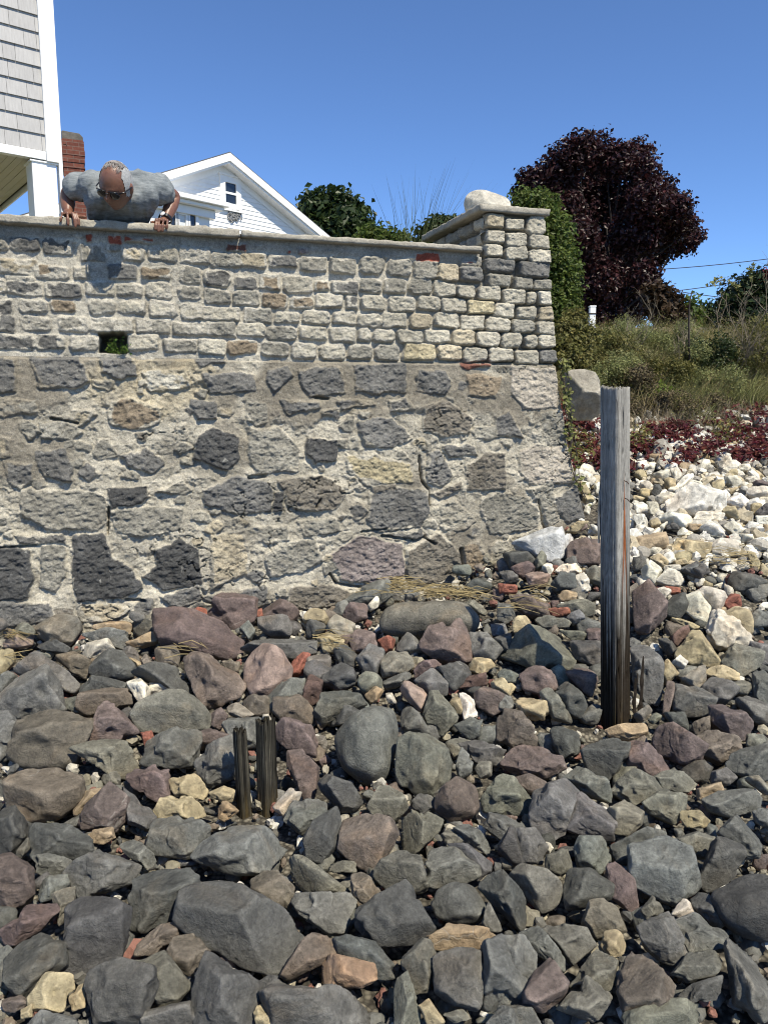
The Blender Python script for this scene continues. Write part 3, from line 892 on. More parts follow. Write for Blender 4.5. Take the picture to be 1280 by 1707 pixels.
rk(400, 980, 2.844, """
P .35 20,370 60,310 130,280 200,300 240,380 235,440 150,520 60,520 20,430|rounded boulder with a pink and cream crown and a brown base
k .3 90,150 230,140 250,190 235,225 130,220 90,190
y .4 300,150 340,100 400,115 420,150 400,170 300,165
K 0 280,180 330,160 400,165 400,200 340,230 280,225
c 0 430,170 460,130 540,170 535,220 480,245 415,200|layered stone with pale and dark stripes near the wall foot
r .2 480,120 530,80 600,80 600,140 540,160 490,150
w .3 600,90 640,45 662,60 655,90 620,110|small oval white pebble stone standing beside the long streaked boulder
r .2 520,240 560,195 640,230 650,290 590,310 540,300
R .3 650,250 690,230 735,245 725,290 690,305|worn orange red brick lump below the long streaked boulder
G .1 555,340 610,280 680,300 680,340 640,410 590,390|smooth blue grey stone above the egg shaped boulder
K 0 445,300 500,270 550,320 540,370 480,370
o .1 670,360 700,310 800,300 820,370 780,400 680,420
k .15 730,240 800,220 860,270 880,300 780,310 740,290
o .6 640,180 660,120 760,80 950,55 1100,60 1170,110 1175,180 1100,220 1000,205 780,220 690,230 645,220|long smooth grey boulder with pale streaks at the foot of the wall under the straw
r 0 860,270 900,210 1040,170 1085,250 1095,330 1050,345 920,325 870,290|blocky maroon rock in front of the long streaked boulder
o .6 310,340 350,310 420,310 445,350 430,400 350,415 315,380|round olive cobble right of the pink crowned boulder
B 0 285,520 330,410 390,450 370,540 340,570|dark brick shaped block standing on end below the pink crowned boulder
R .1 245,340 300,310 330,320 305,400 250,405|worn red brick between the pink crowned boulder and the round olive cobble
b 0 165,520 280,510 340,580 330,640 200,630 165,590
k .1 130,520 200,450 300,440 300,510 270,530 150,590 120,560
o .65 550,440 600,400 660,410 680,460 660,490 590,510 560,480|smooth egg shaped olive boulder above the largest rounded boulder
t .3 590,510 640,470 680,490 650,540 620,545
K 0 350,600 390,510 520,490 600,540 420,600 400,640
K .1 420,650 430,570 520,550 590,590 500,640
k .7 435,800 445,690 520,620 600,560 670,540 740,560 765,640 755,760 735,880 700,930 600,945 520,910 450,860|largest smooth rounded boulder, dark grey with a small hole, right of the twin stub posts
o .3 745,880 755,720 800,690 900,700 970,750 1000,830 990,920 920,985 850,980 760,930|squarish olive grey boulder touching the right side of the largest rounded boulder
k 0 745,590 780,540 860,620 900,700 780,690 760,640
P .45 755,480 800,445 870,490 890,540 860,595 800,540|pinkish grey oval cobble right of the egg shaped boulder
o 0 870,600 900,500 950,490 1030,620 960,690 900,650
y 0 990,550 1040,500 1060,560 1050,600 1010,590
W 0 1040,500 1070,480 1110,530 1125,600 1060,620 1050,560|upright white and yellow stone standing among dark rocks mid-slope
G .1 830,440 920,380 980,440 1000,500 900,510
K .1 930,380 1080,360 1095,410 1010,490 960,420
r .2 810,430 850,360 960,340 1020,345 960,370 870,400
y .1 1090,360 1110,330 1190,340 1205,370 1150,410 1085,385
B 0 1020,440 1090,420 1160,420 1165,460 1100,467 1030,470|half brick with a red end lying among the mid-slope rocks
k 0 1010,650 1090,610 1150,640 1130,700 1090,720
r .2 155,660 230,630 330,660 360,740 350,800 250,780 170,720
r 0 230,790 300,780 370,860 350,990 300,990 230,850
K .4 370,930 420,885 520,920 580,1020 570,1060 480,1060 390,970|rounded charcoal rock tucked under the left side of the largest rounded boulder
o 0 605,1050 670,935 760,980 790,1040 730,1100 650,1090
b .4 925,1010 960,950 1040,900 1110,950 1130,1040 1100,1090 1000,1105 930,1060
k 0 1025,850 1050,750 1110,830 1090,880 1040,900
k .1 1040,740 1120,720 1250,770 1220,840 1130,830
k .1 805,1030 850,980 920,990 930,1060 870,1075
o 0 1145,1010 1230,890 1290,900 1365,1000 1360,1080 1200,1065 1150,1050
o .2 1115,860 1140,820 1190,830 1190,890 1140,900
k 0 220,1090 260,1020 400,1010 430,1040 350,1100 280,1140
w 0 160,1040 240,950 290,970 270,1020 220,1080
K .1 390,420 480,360 540,400 550,450 470,480 400,450
k .1 680,440 800,390 815,420 760,460 690,470
o .2 360,700 400,700 415,740 400,770 365,760
w .1 685,490 720,500 745,550 700,540
k .1 20,290 130,230 350,230 350,300 250,330 200,290 100,290
k .1 0,200 40,160 70,200 40,240
y .2 370,240 420,210 490,250 470,300 400,300
k .2 1190,170 1250,175 1270,230 1200,230
k .1 1090,220 1180,230 1240,290 1200,340 1110,320
K .1 1200,250 1280,220 1290,300 1230,290
y .1 1190,450 1240,430 1280,480 1270,520 1200,480
r .1 1115,510 1160,480 1270,520 1270,560 1200,600 1130,560
r .2 40,70 120,60 180,55 230,80 270,110 230,150 100,135
R 0 72,105 105,103 108,135 76,140
o .2 1040,60 1090,60 1170,100 1160,130 1050,90
k .1 500,50 580,0 700,-30 720,30 650,80 560,80
""")
rk(830, 880, 2.844, """
L .1 90,70 200,30 420,10 500,30 490,70 330,110 260,150 200,110|flat pale blue grey granite slab at the right corner of the wall
r 0 335,90 350,70 480,65 500,100 495,160 400,165 335,150|square maroon block on the pale rocks left of the tall weathered post
K .1 30,130 70,95 170,150 170,190 60,180
o .4 170,160 200,110 230,130 220,190 180,190
w .1 210,190 240,150 265,190 250,220
W 0 270,190 340,165 430,180 400,205 320,220
K .3 250,270 300,225 360,230 370,300 280,300
w 0 355,240 410,205 440,290 400,305
o .1 420,200 500,195 500,280 430,250
R 0 0,260 80,270 90,310 10,300|red brick lying by the straw at the wall foot
r .2 70,340 150,310 240,360 240,420 130,400
t .1 280,300 370,300 370,340 290,340
y 0 70,450 150,410 165,460 110,500 75,490
o .4 270,370 350,345 450,380 455,410 400,425
R 0 240,380 330,380 340,410 260,420|orange red brick half buried left of the tall weathered post
o .08 0,540 80,505 200,470 290,490 345,560 350,640 320,660 150,650 60,605 0,590|big flat tan topped slab with a black front, left of the tall post
o .2 290,485 410,490 415,530 350,530
K .1 345,540 490,540 490,640 450,650 370,620
r .1 105,700 170,650 260,700 280,760 220,790 120,760
r 0 320,680 400,650 470,720 440,800 400,770
K 0 270,790 340,740 420,840 400,895 330,870
y 0 90,830 110,785 250,850 220,900 110,890|cream yellow block among dark rocks below the big flat slab
o 0 200,790 250,770 350,900 340,920 260,900
b 0 0,900 30,860 110,880 180,990 170,1030 80,1040 0,1000
K .2 250,960 310,925 380,960 390,1060 310,1090 265,1030
t .45 500,960 620,930 700,930 710,980 620,1010 520,985|smooth pale oblong stone right at the foot of the tall weathered post
K .2 405,1060 480,1000 560,990 610,1040 600,1130 530,1190 440,1140
r .1 600,1040 650,1020 780,1080 820,1140 740,1180 620,1130
r 0 750,1000 770,930 880,960 975,1020 960,1090 890,1120 780,1080
b .1 945,985 1000,960 1140,1000 1150,1050 1060,1105 980,1070
r .1 20,1110 80,1050 180,1040 290,1080 310,1140 220,1180 100,1160
k .1 320,1190 380,1140 500,1200 550,1300 430,1260
r .2 80,1190 150,1170 250,1220 180,1270 100,1240
k .1 155,1350 180,1250 320,1200 380,1260 330,1350 310,1450 220,1500 160,1430|rough purplish grey upright rock with a crumbly face in the lower right
o 0 530,1240 640,1150 730,1190 770,1250 650,1310
o .1 730,1190 830,1140 990,1200 900,1250 790,1250
o .25 690,1310 780,1250 885,1280 890,1360 830,1400 720,1350
k .3 970,1290 1050,1250 1180,1240 1240,1290 1230,1340 1100,1370 1000,1340
k .2 1090,1090 1150,1050 1260,1040 1290,1080 1290,1200 1200,1190 1100,1140
y .1 870,1340 950,1340 1000,1390 980,1420 900,1420 870,1380
t .1 945,1240 1040,1210 1070,1250 960,1290
k 0 1015,1160 1080,1140 1125,1190 1090,1220 1020,1210
k .1 830,800 850,745 940,750 1020,830 1000,890 900,890 840,860
r .1 780,870 800,720 850,710 830,790 810,880
r .2 1010,850 1080,840 1210,930 1190,1000 1120,1000 1020,920
k .2 1130,820 1180,790 1260,830 1290,870 1270,930 1200,910
y 0 840,600 920,500 970,480 1050,600 1040,650 950,650|ochre pyramid shaped rock right of the tall weathered post
w 0 995,480 1020,400 1080,440 1200,540 1190,560 1080,570 1010,530|large cream white wedge right of the ochre pyramid rock
o .1 1060,620 1110,565 1250,590 1240,650 1160,700 1080,660
y .1 990,660 1080,660 1145,690 1140,720 1050,720 995,690
k .05 635,560 700,560 780,660 770,860 700,800 640,700|tall dark leaning slab close behind the tall weathered post
y 0 750,700 800,620 855,690 800,740
W .3 820,640 860,610 900,640 880,670
c 0 870,710 980,660 985,720 950,770
K .1 790,880 880,880 910,970 850,960
k .1 965,760 1020,700 1130,780 1080,830 1000,820
r .3 640,310 700,265 780,370 795,420 720,500 650,480 640,400|maroon boulder with a cream band seen right of the tall weathered post
w .2 840,350 910,340 960,320 1010,380 1000,440 930,420
w .1 935,310 1000,285 1070,300 1085,340 1040,400 970,350
y .1 1060,420 1130,380 1180,420 1205,490 1150,500 1080,450
K .3 790,360 830,320 890,330 900,390 860,430 800,410
R 0 1070,360 1100,320 1150,330 1155,380 1100,380|red brick with a pale broken end on the pale rock slope at the right
K .1 1095,250 1120,210 1260,230 1270,260 1200,300 1130,290
w 0 680,200 720,160 775,200 740,260 690,240
w 0 755,250 790,210 940,210 950,260 830,270
K 0 885,200 940,160 1000,210 960,240
k .1 1190,430 1220,395 1280,395 1290,460 1210,470
R 0 790,280 860,285 860,310 800,310
K .1 760,530 800,530 850,580 820,600
B 0 820,520 890,470 910,500 860,560 830,555
y 0 820,430 870,430 960,470 920,480
o .2 1100,740 1160,720 1205,750 1180,790 1120,780
o .3 640,890 700,850 730,870 690,920
o .2 710,910 750,870 780,900 740,930
w .2 740,300 780,290 815,310 790,335
K .3 640,140 700,140 700,200 650,200
y 0 720,150 750,125 810,170 770,190
k .2 1210,1340 1290,1330 1290,1430 1230,1400
b .1 920,930 1000,900 1000,970 940,985
k .1 0,690 30,660 100,700 80,730 20,730
y 0 0,740 60,740 100,740 100,790 60,790 0,760
k .1 0,790 60,800 80,840 50,870 0,860
K .1 280,760 330,720 330,800 290,800
k .1 0,200 60,210 100,250 40,260
r .1 60,190 130,170 170,200 120,240
P .1 130,220 170,200 240,240 220,270 150,270
k .1 0,340 70,370 90,420 40,450 0,430
o .05 180,430 230,420 340,450 330,470 220,470
G .2 320,420 380,400 410,440 360,450
r .1 420,480 470,430 490,490 480,540 430,530
k .1 1210,700 1270,650 1290,680 1290,870 1220,800
o .1 1170,1190 1240,1180 1290,1240 1280,1270
k .2 1190,540 1290,560 1290,640 1240,640 1250,590
""")
rk(0, 1330, 2.844, """
K .2 -20,40 60,40 110,100 115,190 50,260 -20,265|charcoal boulder cut by the left edge in the lower part of the view
K 0 140,150 180,125 310,130 420,200 425,250 370,290 250,270 150,280 145,220|charcoal rock with a cluster of short cracks at the lower left
k 0 160,280 240,270 370,300 300,360 190,375
r 0 -20,290 60,280 150,340 155,450 80,520 20,510 -20,480
k 0 170,430 200,380 310,365 320,410 250,480 175,495
k 0 310,360 400,290 470,255 560,290 650,330 610,400 500,400 390,480 350,420
r 0 0,640 120,530 260,475 270,540 190,620 80,690 10,700|pale mauve slab tilted up at the lower left edge
o 0 250,470 350,415 350,510 280,600 265,540
K .15 320,540 400,490 540,495 610,540 595,650 560,760 400,860 310,830|tall charcoal boulder with a stepped face in the lower left
K .1 30,770 110,690 190,655 310,700 300,790 200,860 110,940 50,890
y 0 190,870 230,835 340,840 350,900 310,1010 150,1000 140,940|ochre block in the bottom left corner
y 0 330,950 370,880 405,880 400,990 340,1010
K .2 410,900 440,830 560,780 740,820 740,900 670,1050 560,1072 450,1060 410,980
o .1 620,790 780,740 900,890 830,980 760,990 740,820
K .15 610,560 640,400 700,340 880,340 935,380 900,500 820,560 690,640 620,620
t .05 400,160 530,140 540,190 490,220 420,210|small tan block below the streaky maroon rock
k .05 560,220 640,190 690,250 790,330 700,340 600,270
k .1 710,240 740,100 920,95 1000,160 980,240 880,285 740,265
G .15 920,280 980,210 1120,130 1280,150 1400,200 1330,290 1250,355 1130,360 980,310|large flat grey boulder shaped like a lens, below the twin stub posts
k .2 950,390 1100,400 1200,410 1170,460 960,420
b .4 1185,460 1200,390 1290,355 1400,420 1370,520 1250,510
K .25 855,600 890,450 960,420 1150,435 1260,510 1400,560 1470,650 1440,720 1400,800 1290,830 1150,790 960,690 920,640|biggest foreground boulder, rough and dark, in the lower left
b .1 650,700 750,610 845,595 835,660 740,740 650,750
b .1 790,760 830,670 910,650 990,730 900,840 800,800
K .1 930,1072 920,900 990,740 1100,790 1270,870 1240,960 1190,1090
k .2 670,1080 700,1010 890,970 920,1090
y 0 1205,1020 1250,950 1290,1000 1280,1090 1220,1080
k .1 90,1090 200,1010 340,1050 380,1110 90,1110
b .2 0,960 100,940 140,980 60,1020 0,1010
y 0 100,1010 150,980 150,1040 100,1050
k .1 -20,730 30,700 60,730 40,900 -20,880
o .2 70,280 130,180 140,240 100,290
""")
rk(420, 1330, 2.844, """
k .1 160,110 200,25 310,15 380,60 280,120 240,170
K .1 250,200 290,120 400,50 415,130 410,220 330,300 270,290
b .15 420,240 440,90 560,85 660,120 680,180 620,290 575,360 490,300|squarish brown topped rock below the largest rounded boulder
o 0 690,240 700,70 830,65 910,90 880,160 770,265
k .1 1110,140 1130,75 1280,110 1300,160 1180,190
o .1 900,180 940,150 1015,180 1010,220 930,235
k 0 960,150 1020,130 1160,210 1120,270 1030,220
k .15 830,400 840,220 960,240 1080,320 1070,370 990,410 870,425
k .2 940,230 1030,230 1130,310 1130,350 1070,390 1080,310
K .2 1170,250 1220,150 1310,180 1300,310 1240,310
o .2 575,370 620,300 710,255 790,290 825,420 770,445 640,435
o .05 140,320 180,280 240,280 330,350 450,440 430,460 250,455 170,400
b .1 0,400 60,360 120,355 200,470 170,520 80,510 10,470
o 0 365,300 490,305 490,355 365,355|small brick shaped olive block wedged under the squarish brown topped rock
k .05 200,500 220,460 450,450 490,490 430,640 360,640 240,560
b 0 465,370 520,360 650,450 540,500 510,530 480,470
K .05 480,590 510,540 730,420 770,480 850,620 830,660 740,690 600,705 540,650|sharp faceted charcoal rock in the foreground middle
k .55 850,520 880,440 970,390 1050,430 1125,540 1080,590 950,600 870,570|smooth rounded grey boulder with a pale spot, right of the sharp faceted rock
K 0 1075,430 1150,365 1200,370 1300,480 1300,610 1260,625 1130,480|dark tilted slab right of the smooth rounded grey boulder
t .1 840,660 930,605 1100,625 1230,650 1100,700 1050,720 860,720|low tan rock in front of the smooth rounded grey boulder
k .1 400,680 480,660 580,690 660,790 670,850 580,865 560,800 420,760
b .1 140,840 200,740 290,655 390,680 390,750 260,745 230,790 180,870
T .05 230,830 270,745 440,760 560,790 570,870 500,900 300,900 235,890|broken tan and pink brick at the bottom middle
k .15 70,930 130,895 350,900 610,900 630,980 650,1090 130,1090|large flat slab along the bottom edge below the broken tan brick
o .1 665,900 690,830 740,825 790,1000 800,1080 680,1080
o .1 700,780 800,680 860,690 880,760 830,910 770,920 750,830
k .1 870,760 1000,725 1070,730 1090,950 1060,1000 960,980 880,920|cube like grey rock near the bottom, right of the broken tan brick
k .05 1095,700 1180,670 1300,680 1300,980 1150,1020 1100,1000
y .1 790,990 840,960 920,1072 830,1072
o .1 910,1030 1000,1000 1040,1050 960,1072
o .1 1090,600 1120,490 1190,630 1120,640
k .1 1110,1080 1190,990 1300,1020 1300,1095
""")
rk(830, 1330, 2.844, """
k .1 0,220 60,160 170,150 230,240 200,310 90,310 20,270
k 0 330,140 345,10 400,-20 510,60 550,110 540,200 470,190 350,150
c .35 510,70 600,15 690,70 680,130 620,175 550,170|pale speckled rounded rock in the lower right
o .1 230,280 330,235 350,330 290,370 230,350
k .1 365,240 390,190 490,190 540,290 480,355 380,310
k .3 530,230 700,150 790,170 790,210 650,230 630,320 560,310
G .05 635,240 800,195 900,260 945,420 920,450 830,500 740,460 640,400|big flat faced angular grey boulder in the lower right
o .1 840,200 940,165 1020,190 1000,280 900,270
K 0 955,400 1030,190 1150,240 1160,280 1120,370 1010,445|tall leaning charcoal slab beside the large smooth boulder at the right edge
k .05 1050,170 1130,80 1230,200 1230,280 1170,285 1150,230
K .6 1005,460 1120,380 1280,350 1400,420 1400,680 1280,700 1120,650 1060,590 1020,500|large smooth round boulder cut by the right edge
o .4 30,350 110,320 210,340 290,400 305,480 260,535 200,540 100,420
K .4 310,440 340,340 430,335 540,410 530,480 400,525 320,530
b .25 410,590 440,500 500,485 560,530 600,630 540,660 470,660
r .1 520,340 560,310 640,400 660,500 650,550 540,470
y 0 490,700 510,640 560,630 630,690 600,740 530,760
o 0 680,530 730,470 780,540 710,580
w 0 820,560 880,475 960,550 880,570|white triangular stone left of the large smooth boulder at the right edge
K 0 900,480 960,445 1010,480 1070,600 1040,610 940,530
k .05 670,620 810,545 890,740 870,810 770,770 690,680
k .1 840,590 940,550 1090,650 1080,720 900,740
o .3 820,840 900,740 1020,725 1060,780 1000,870 900,880
k .1 1090,690 1110,655 1290,710 1290,1000 1250,1050 1130,950
o 0 210,620 290,605 410,620 455,700 350,790 310,730
r .3 110,930 170,830 240,770 330,890 300,970 210,1020 120,990|mauve barrel shaped rock near the bottom right
o 0 340,900 470,720 560,790 530,920
b 0 570,920 640,700 820,900 800,960 700,1040 600,1030|brown pointed rock near the bottom right corner
k 0 80,640 190,610 310,760 310,830 200,750
k .05 0,680 120,670 180,740 170,830 100,1000 0,960
o .05 290,1000 420,850 540,940 460,1060
k .1 0,1080 10,990 150,990 200,1080
o .1 630,1020 800,960 1000,970 1150,1060 1140,1100 620,1100
k .1 810,920 1000,900 1050,850 1040,960 900,970
""")
rk(920, 700, 3.556, """
W .15 690,480 860,390 960,420 1020,510 990,550 860,560 700,540|largest white boulder on the pale rock slope at the right
W 0 630,570 830,545 830,600 780,640 700,590
w 0 615,460 680,430 735,450 690,490 640,495
w .1 600,320 650,295 700,330 650,350
W 0 730,390 790,320 840,340 770,405
w 0 700,290 740,280 770,330 730,360
y .1 665,350 730,345 730,395 680,400
y .1 950,360 990,345 1020,400 990,420 950,400
w .1 780,400 810,350 900,380 830,390
w .2 990,235 1040,220 1080,270 1060,300 1000,270|white boulder at the lower edge of the red creeper
w .1 1020,350 1060,340 1140,380 1080,400
W .1 1030,460 1110,440 1170,490 1130,520 1040,490
y 0 1010,540 1040,515 1130,570 1100,590
W 0 880,640 930,600 1030,690 960,690
y .05 710,760 750,690 930,685 945,750 900,810 740,800|ochre striped block with a flat top on the pale slope
w .2 950,740 1000,705 1110,720 1115,800 1060,800 960,780|blocky cream stone just right of the ochre striped block
t .05 490,700 570,680 660,680 680,750 580,770 500,770
W 0 480,570 575,570 575,640 510,630
W .1 485,500 540,485 570,540 500,560
w .1 520,380 570,370 595,400 560,425
K 0 590,430 620,355 650,410 630,460|small dark pointed stone standing out among the white rocks
y .1 480,440 550,460 530,480 485,470
w 0 560,470 620,490 650,560 590,560
K .1 680,630 720,610 770,650 690,645
t 0 815,620 890,600 880,650 820,655
y 0 580,600 620,580 640,630 590,630
w 0 1020,630 1060,610 1160,670 1090,680
W 0 1210,570 1280,560 1300,620 1220,610
y 0 1180,500 1250,495 1230,540 1190,550
y 0 580,820 620,800 680,860 640,870
W 0 660,800 720,790 740,830 690,850
G 0 760,880 850,840 930,900 840,924
w 0 660,860 740,850 760,890 670,895
y .1 720,840 800,820 820,850 740,860
w 0 190,350 220,320 265,360 230,390
y 0 150,360 180,350 230,430 180,430
W 0 250,380 300,375 295,440 260,430
y .1 180,460 240,445 250,480 200,490
w 0 190,500 230,520 220,560 190,550
y 0 80,650 160,600 220,600 150,660
K .3 485,830 560,820 540,880 490,890
y 0 1160,780 1220,790 1240,860 1190,870
w 0 1090,860 1150,850 1165,880 1090,890
w .1 1110,680 1180,660 1230,720 1130,720
w 0 1180,730 1290,690 1290,750 1200,750
w .1 1145,340 1200,340 1240,370 1170,370
r .1 1190,370 1230,360 1280,380 1280,395 1210,385
w .1 1150,420 1200,390 1290,430 1290,460 1180,450
W .2 980,440 1030,420 1060,450 1010,470
K .1 1210,540 1280,490 1300,550 1240,570
w .2 485,600 560,660 500,670
R .1 1035,690 1090,680 1090,700 1050,705
w .1 1100,260 1170,270 1180,300 1110,290
y .2 1045,305 1090,295 1100,325 1060,335
k .1 860,680 930,670 1010,695 900,710
w .1 600,790 680,760 720,790 650,800
w .1 1010,290 1040,285 1050,310 1020,310
w .1 840,590 870,545 960,530 1010,580 1000,600
w .1 650,620 690,600 660,650 630,640
w .1 730,650 780,640 860,660 850,680 740,680
w .1 1090,540 1180,530 1190,555 1110,560
w .1 1180,630 1250,620 1250,650 1190,660
W .1 220,610 260,620 290,670 250,660
r .1 160,620 200,610 210,640 170,650
W .1 500,250 545,240 575,270 540,295 505,290|bright white stone lying in the red creeper just right of the tall weathered post
w .1 485,60 540,50 560,80 500,90
w .1 580,70 620,60 650,80 600,90
w .1 750,110 780,105 795,130 770,145
w .1 1200,155 1240,150 1240,180 1200,180
w .1 1155,15 1185,10 1185,35 1160,40
""")
LM = [("the tall weathered post", 1027, 1150), ("the twin stub posts", 428, 1275), ("the largest rounded boulder", 605, 1240), ("the long streaked boulder", 720, 1030), ("the largest maroon boulder", 335, 1058),
      ("the pink crowned boulder", 445, 1120), ("the square white stone", 268, 1142), ("the brown grey boulder", 75, 1320), ("the maroon pyramid rock", 190, 1205), ("the broad brown boulder", 90, 1235),
      ("the broken tan brick", 557, 1617), ("the sharp faceted rock", 655, 1530), ("the pale spotted boulder", 765, 1505), ("the biggest foreground boulder", 405, 1545), ("the lens shaped boulder", 405, 1415),
      ("the big flat faced boulder", 1105, 1450), ("the right edge boulder", 1250, 1515), ("the largest white boulder", 1165, 838), ("the tan topped slab", 888, 1080), ("the mauve barrel shaped rock", 907, 1645),
      ("the stepped boulder", 160, 1565), ("the ochre pyramid rock", 1164, 1080), ("the ochre striped block", 1153, 910), ("the cream yellow block", 889, 1177), ("the square maroon block", 975, 920), ("the upright white stone", 780, 1172)]
def rel_word(dx, dy):
    a = math.degrees(math.atan2(-dy, dx)) % 360
    return ["right of", "up and right of", "above", "up and left of", "left of", "down and left of", "below", "down and right of"][int((a + 22.5) // 45) % 8]
rng = np.random.default_rng(77)
TILT = R(42); E1 = np.array([1., 0, 0]); E2 = np.array([0, math.cos(TILT), math.sin(TILT)]); E3 = np.array([0, -math.sin(TILT), math.cos(TILT)])
def sh_tangent(px, py, c, tilt=TILT):
    n = np.array([0, -math.sin(tilt), math.cos(tilt)]); r = ray(px, py); t = ((c - CAM) @ n) / (r @ n); return CAM + r * t
POLYS = []; built = []
def place_rock(c, rnd, poly, level=None, up=.03, name=None, mat=None, Yfix=None):
    cen = poly.mean(0); cl = np.clip(cen, [-300, 300], [1600, 1700])
    base = hit_shore(cen[0], cen[1] + .18 * np.ptp(poly[:, 1]), up)
    if Yfix: base = P(cen[0], cen[1], Yfix)
    ym = wall_y(base[0]) - .16
    if base[0] < 1.45 and base[1] > ym: base = P(cen[0], cen[1], ym)
    else: base = P(cen[0], cen[1], base[1])
    pts = np.array([sh_tangent(x, y, base) for x, y in poly]) - base
    ring = np.c_[pts @ E1, pts @ E2]; ext = np.ptp(ring, 0); m = float(min(ext)); g = float(np.sqrt(ext[0] * ext[1]))
    cr_ = ring.mean(0); ring = cr_ + (ring - cr_) * (1.15 if rnd < .3 else 1.08)
    wpx = max(np.ptp(poly, 0)); lv = level or (5 if wpx > 62 else 4 if wpx > 24 else 3)
    v, f = rock_verts(ring, .46 * m + .05 * g, .50 * m + .05 * g, rnd, rng, lv)
    vw = v[:, :1] * E1 + v[:, 1:2] * E2 + v[:, 2:] * E3
    o = mesh_np(name, vw, f, mat, True, None, None, tuple(base))
    cc = np.array(RC[c]) * rng.uniform(.86, 1.16) * (1 + rng.normal(0, .010 if c in 'wWytLP' else .02, 3)); o.color = (*cc, 1)
    return o, base, ext
for c, rnd, poly, lab in ROCKS:
    pale = c in 'wWytLPcT'; wpx = np.ptp(poly[:, 0]); hpx = np.ptp(poly[:, 1])
    kind = 'brick' if c in 'RBT' else 'pale_rock' if c in 'wWyt' else 'boulder' if rnd >= .25 or max(wpx, hpx) > 105 else 'rock'
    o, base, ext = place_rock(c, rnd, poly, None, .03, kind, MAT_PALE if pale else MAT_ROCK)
    POLYS.append(poly); built.append((o, c, rnd, poly, lab, wpx, hpx, kind))
auto = {}
for o, c, rnd, poly, lab, wpx, hpx, kind in built:
    cat = {'brick': 'brick', 'pale_rock': 'rock', 'boulder': 'boulder', 'rock': 'rock'}[kind]
    tag(o, lab or None, cat, None)
    if lab: continue
    cen = poly.mean(0); d = sorted((math.hypot(cen[0] - x, cen[1] - y), n, x, y) for n, x, y in LM)
    dd, n, x, y = d[0]; sz = max(wpx, hpx)
    size = 'large' if sz > 85 else 'medium' if sz > 50 else 'small'
    shape = 'rounded' if rnd >= .3 else 'flat' if wpx > 1.9 * hpx else 'upright' if hpx > 1.3 * wpx else 'blunt' if rnd >= .15 else 'angular'
    noun = {'brick': 'lump', 'boulder': 'boulder'}.get(kind, 'rock')
    auto.setdefault(f"{size} {shape} {RW[c]} {noun} {rel_word(cen[0] - x, cen[1] - y)} {n}", []).append((dd, o))
ORD = ['nearest', 'second nearest', 'third nearest', 'fourth nearest', 'fifth nearest', 'sixth nearest']
for k, L in auto.items():
    if len(L) == 1: L[0][1]['label'] = k; continue
    L.sort(key=lambda q: q[0])
    for i, (dd, o) in enumerate(L): o['label'] = f"{ORD[i]} {k}"

def inside_any(x, y, pad=0):
    for q in POLYS:
        if q[:, 0].min() - 2 < x < q[:, 0].max() + 2 and q[:, 1].min() - 2 < y < q[:, 1].max() + 2:
            if poly_sdf(np.array([x]), np.array([y]), q)[0] > pad: return True
    return False
def pale_zone(x, y): return y < np.interp(x, [900, 960, 1060, 1280], [880, 930, 985, 1035]) and x > 925
# smaller rubble, each stone its own object, in the gaps between the traced rocks
GL = {'K': "small dark rubble stone filling a gap between the bigger shore rocks", 'w': "small pale rubble stone filling a gap on the light rock slope at the right", 'm': "small brownish rubble stone wedged between the bigger shore rocks"}
GG = {'K': "dark rubble filling gaps between shore rocks", 'w': "pale rubble on the light slope", 'm': "brown rubble between shore rocks"}
nf = 0; tries = 0; pos = []; counts = {'w': 0, 'd': 0}
while tries < 12000 and nf < 296:
    tries += 1
    px = rng.uniform(-20, 1300); py = rng.uniform(905 if px < 925 else 745, 1720)
    if rng.random() < .45: px = rng.uniform(925, 1300); py = rng.uniform(750, 1050)
    wy = np.interp(px, [0, 560, 800, 970], [1035, 1000, 930, 872])
    if px < 975 and py < wy + 4: continue
    if inside_any(px, py, -1): continue
    b = hit_shore(px, py); d = b[1]
    sz = rng.uniform(14, 44) * (1.0 if py > 1100 else .8)
    if any((px - a) ** 2 + (py - e) ** 2 < (.45 * (sz + s)) ** 2 for a, e, s in pos): continue
    pos.append((px, py, sz))
    pz = pale_zone(px, py)
    c = ('wwWyytwwk' if pz else 'KKkkkokbrGko')[rng.integers(9 if pz else 12)]
    an = np.sort(rng.uniform(0, 2 * math.pi, 7)); asp = rng.uniform(.55, 1)
    poly = np.c_[px + np.cos(an) * sz * .62, py + np.sin(an) * sz * .62 * asp]
    if np.ptp(poly[:, 0]) < sz * .5 or np.ptp(poly[:, 1]) < sz * .3: continue
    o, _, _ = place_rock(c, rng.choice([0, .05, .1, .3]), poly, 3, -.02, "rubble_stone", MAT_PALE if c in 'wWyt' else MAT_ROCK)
    g = 'w' if c in 'wWyt' else 'm' if c in 'bro' else 'K'
    if g == 'w' and not pz:
        tag(o, "small pale chip of rock lodged between dark shore rocks", "stone", "pale chips between dark rocks")
    elif g != 'w' and pz: tag(o, "small dark stone lying on the light rock slope", "stone", "dark stones on the light slope")
    else: tag(o, GL[g], "stone", GG[g])
    nf += 1

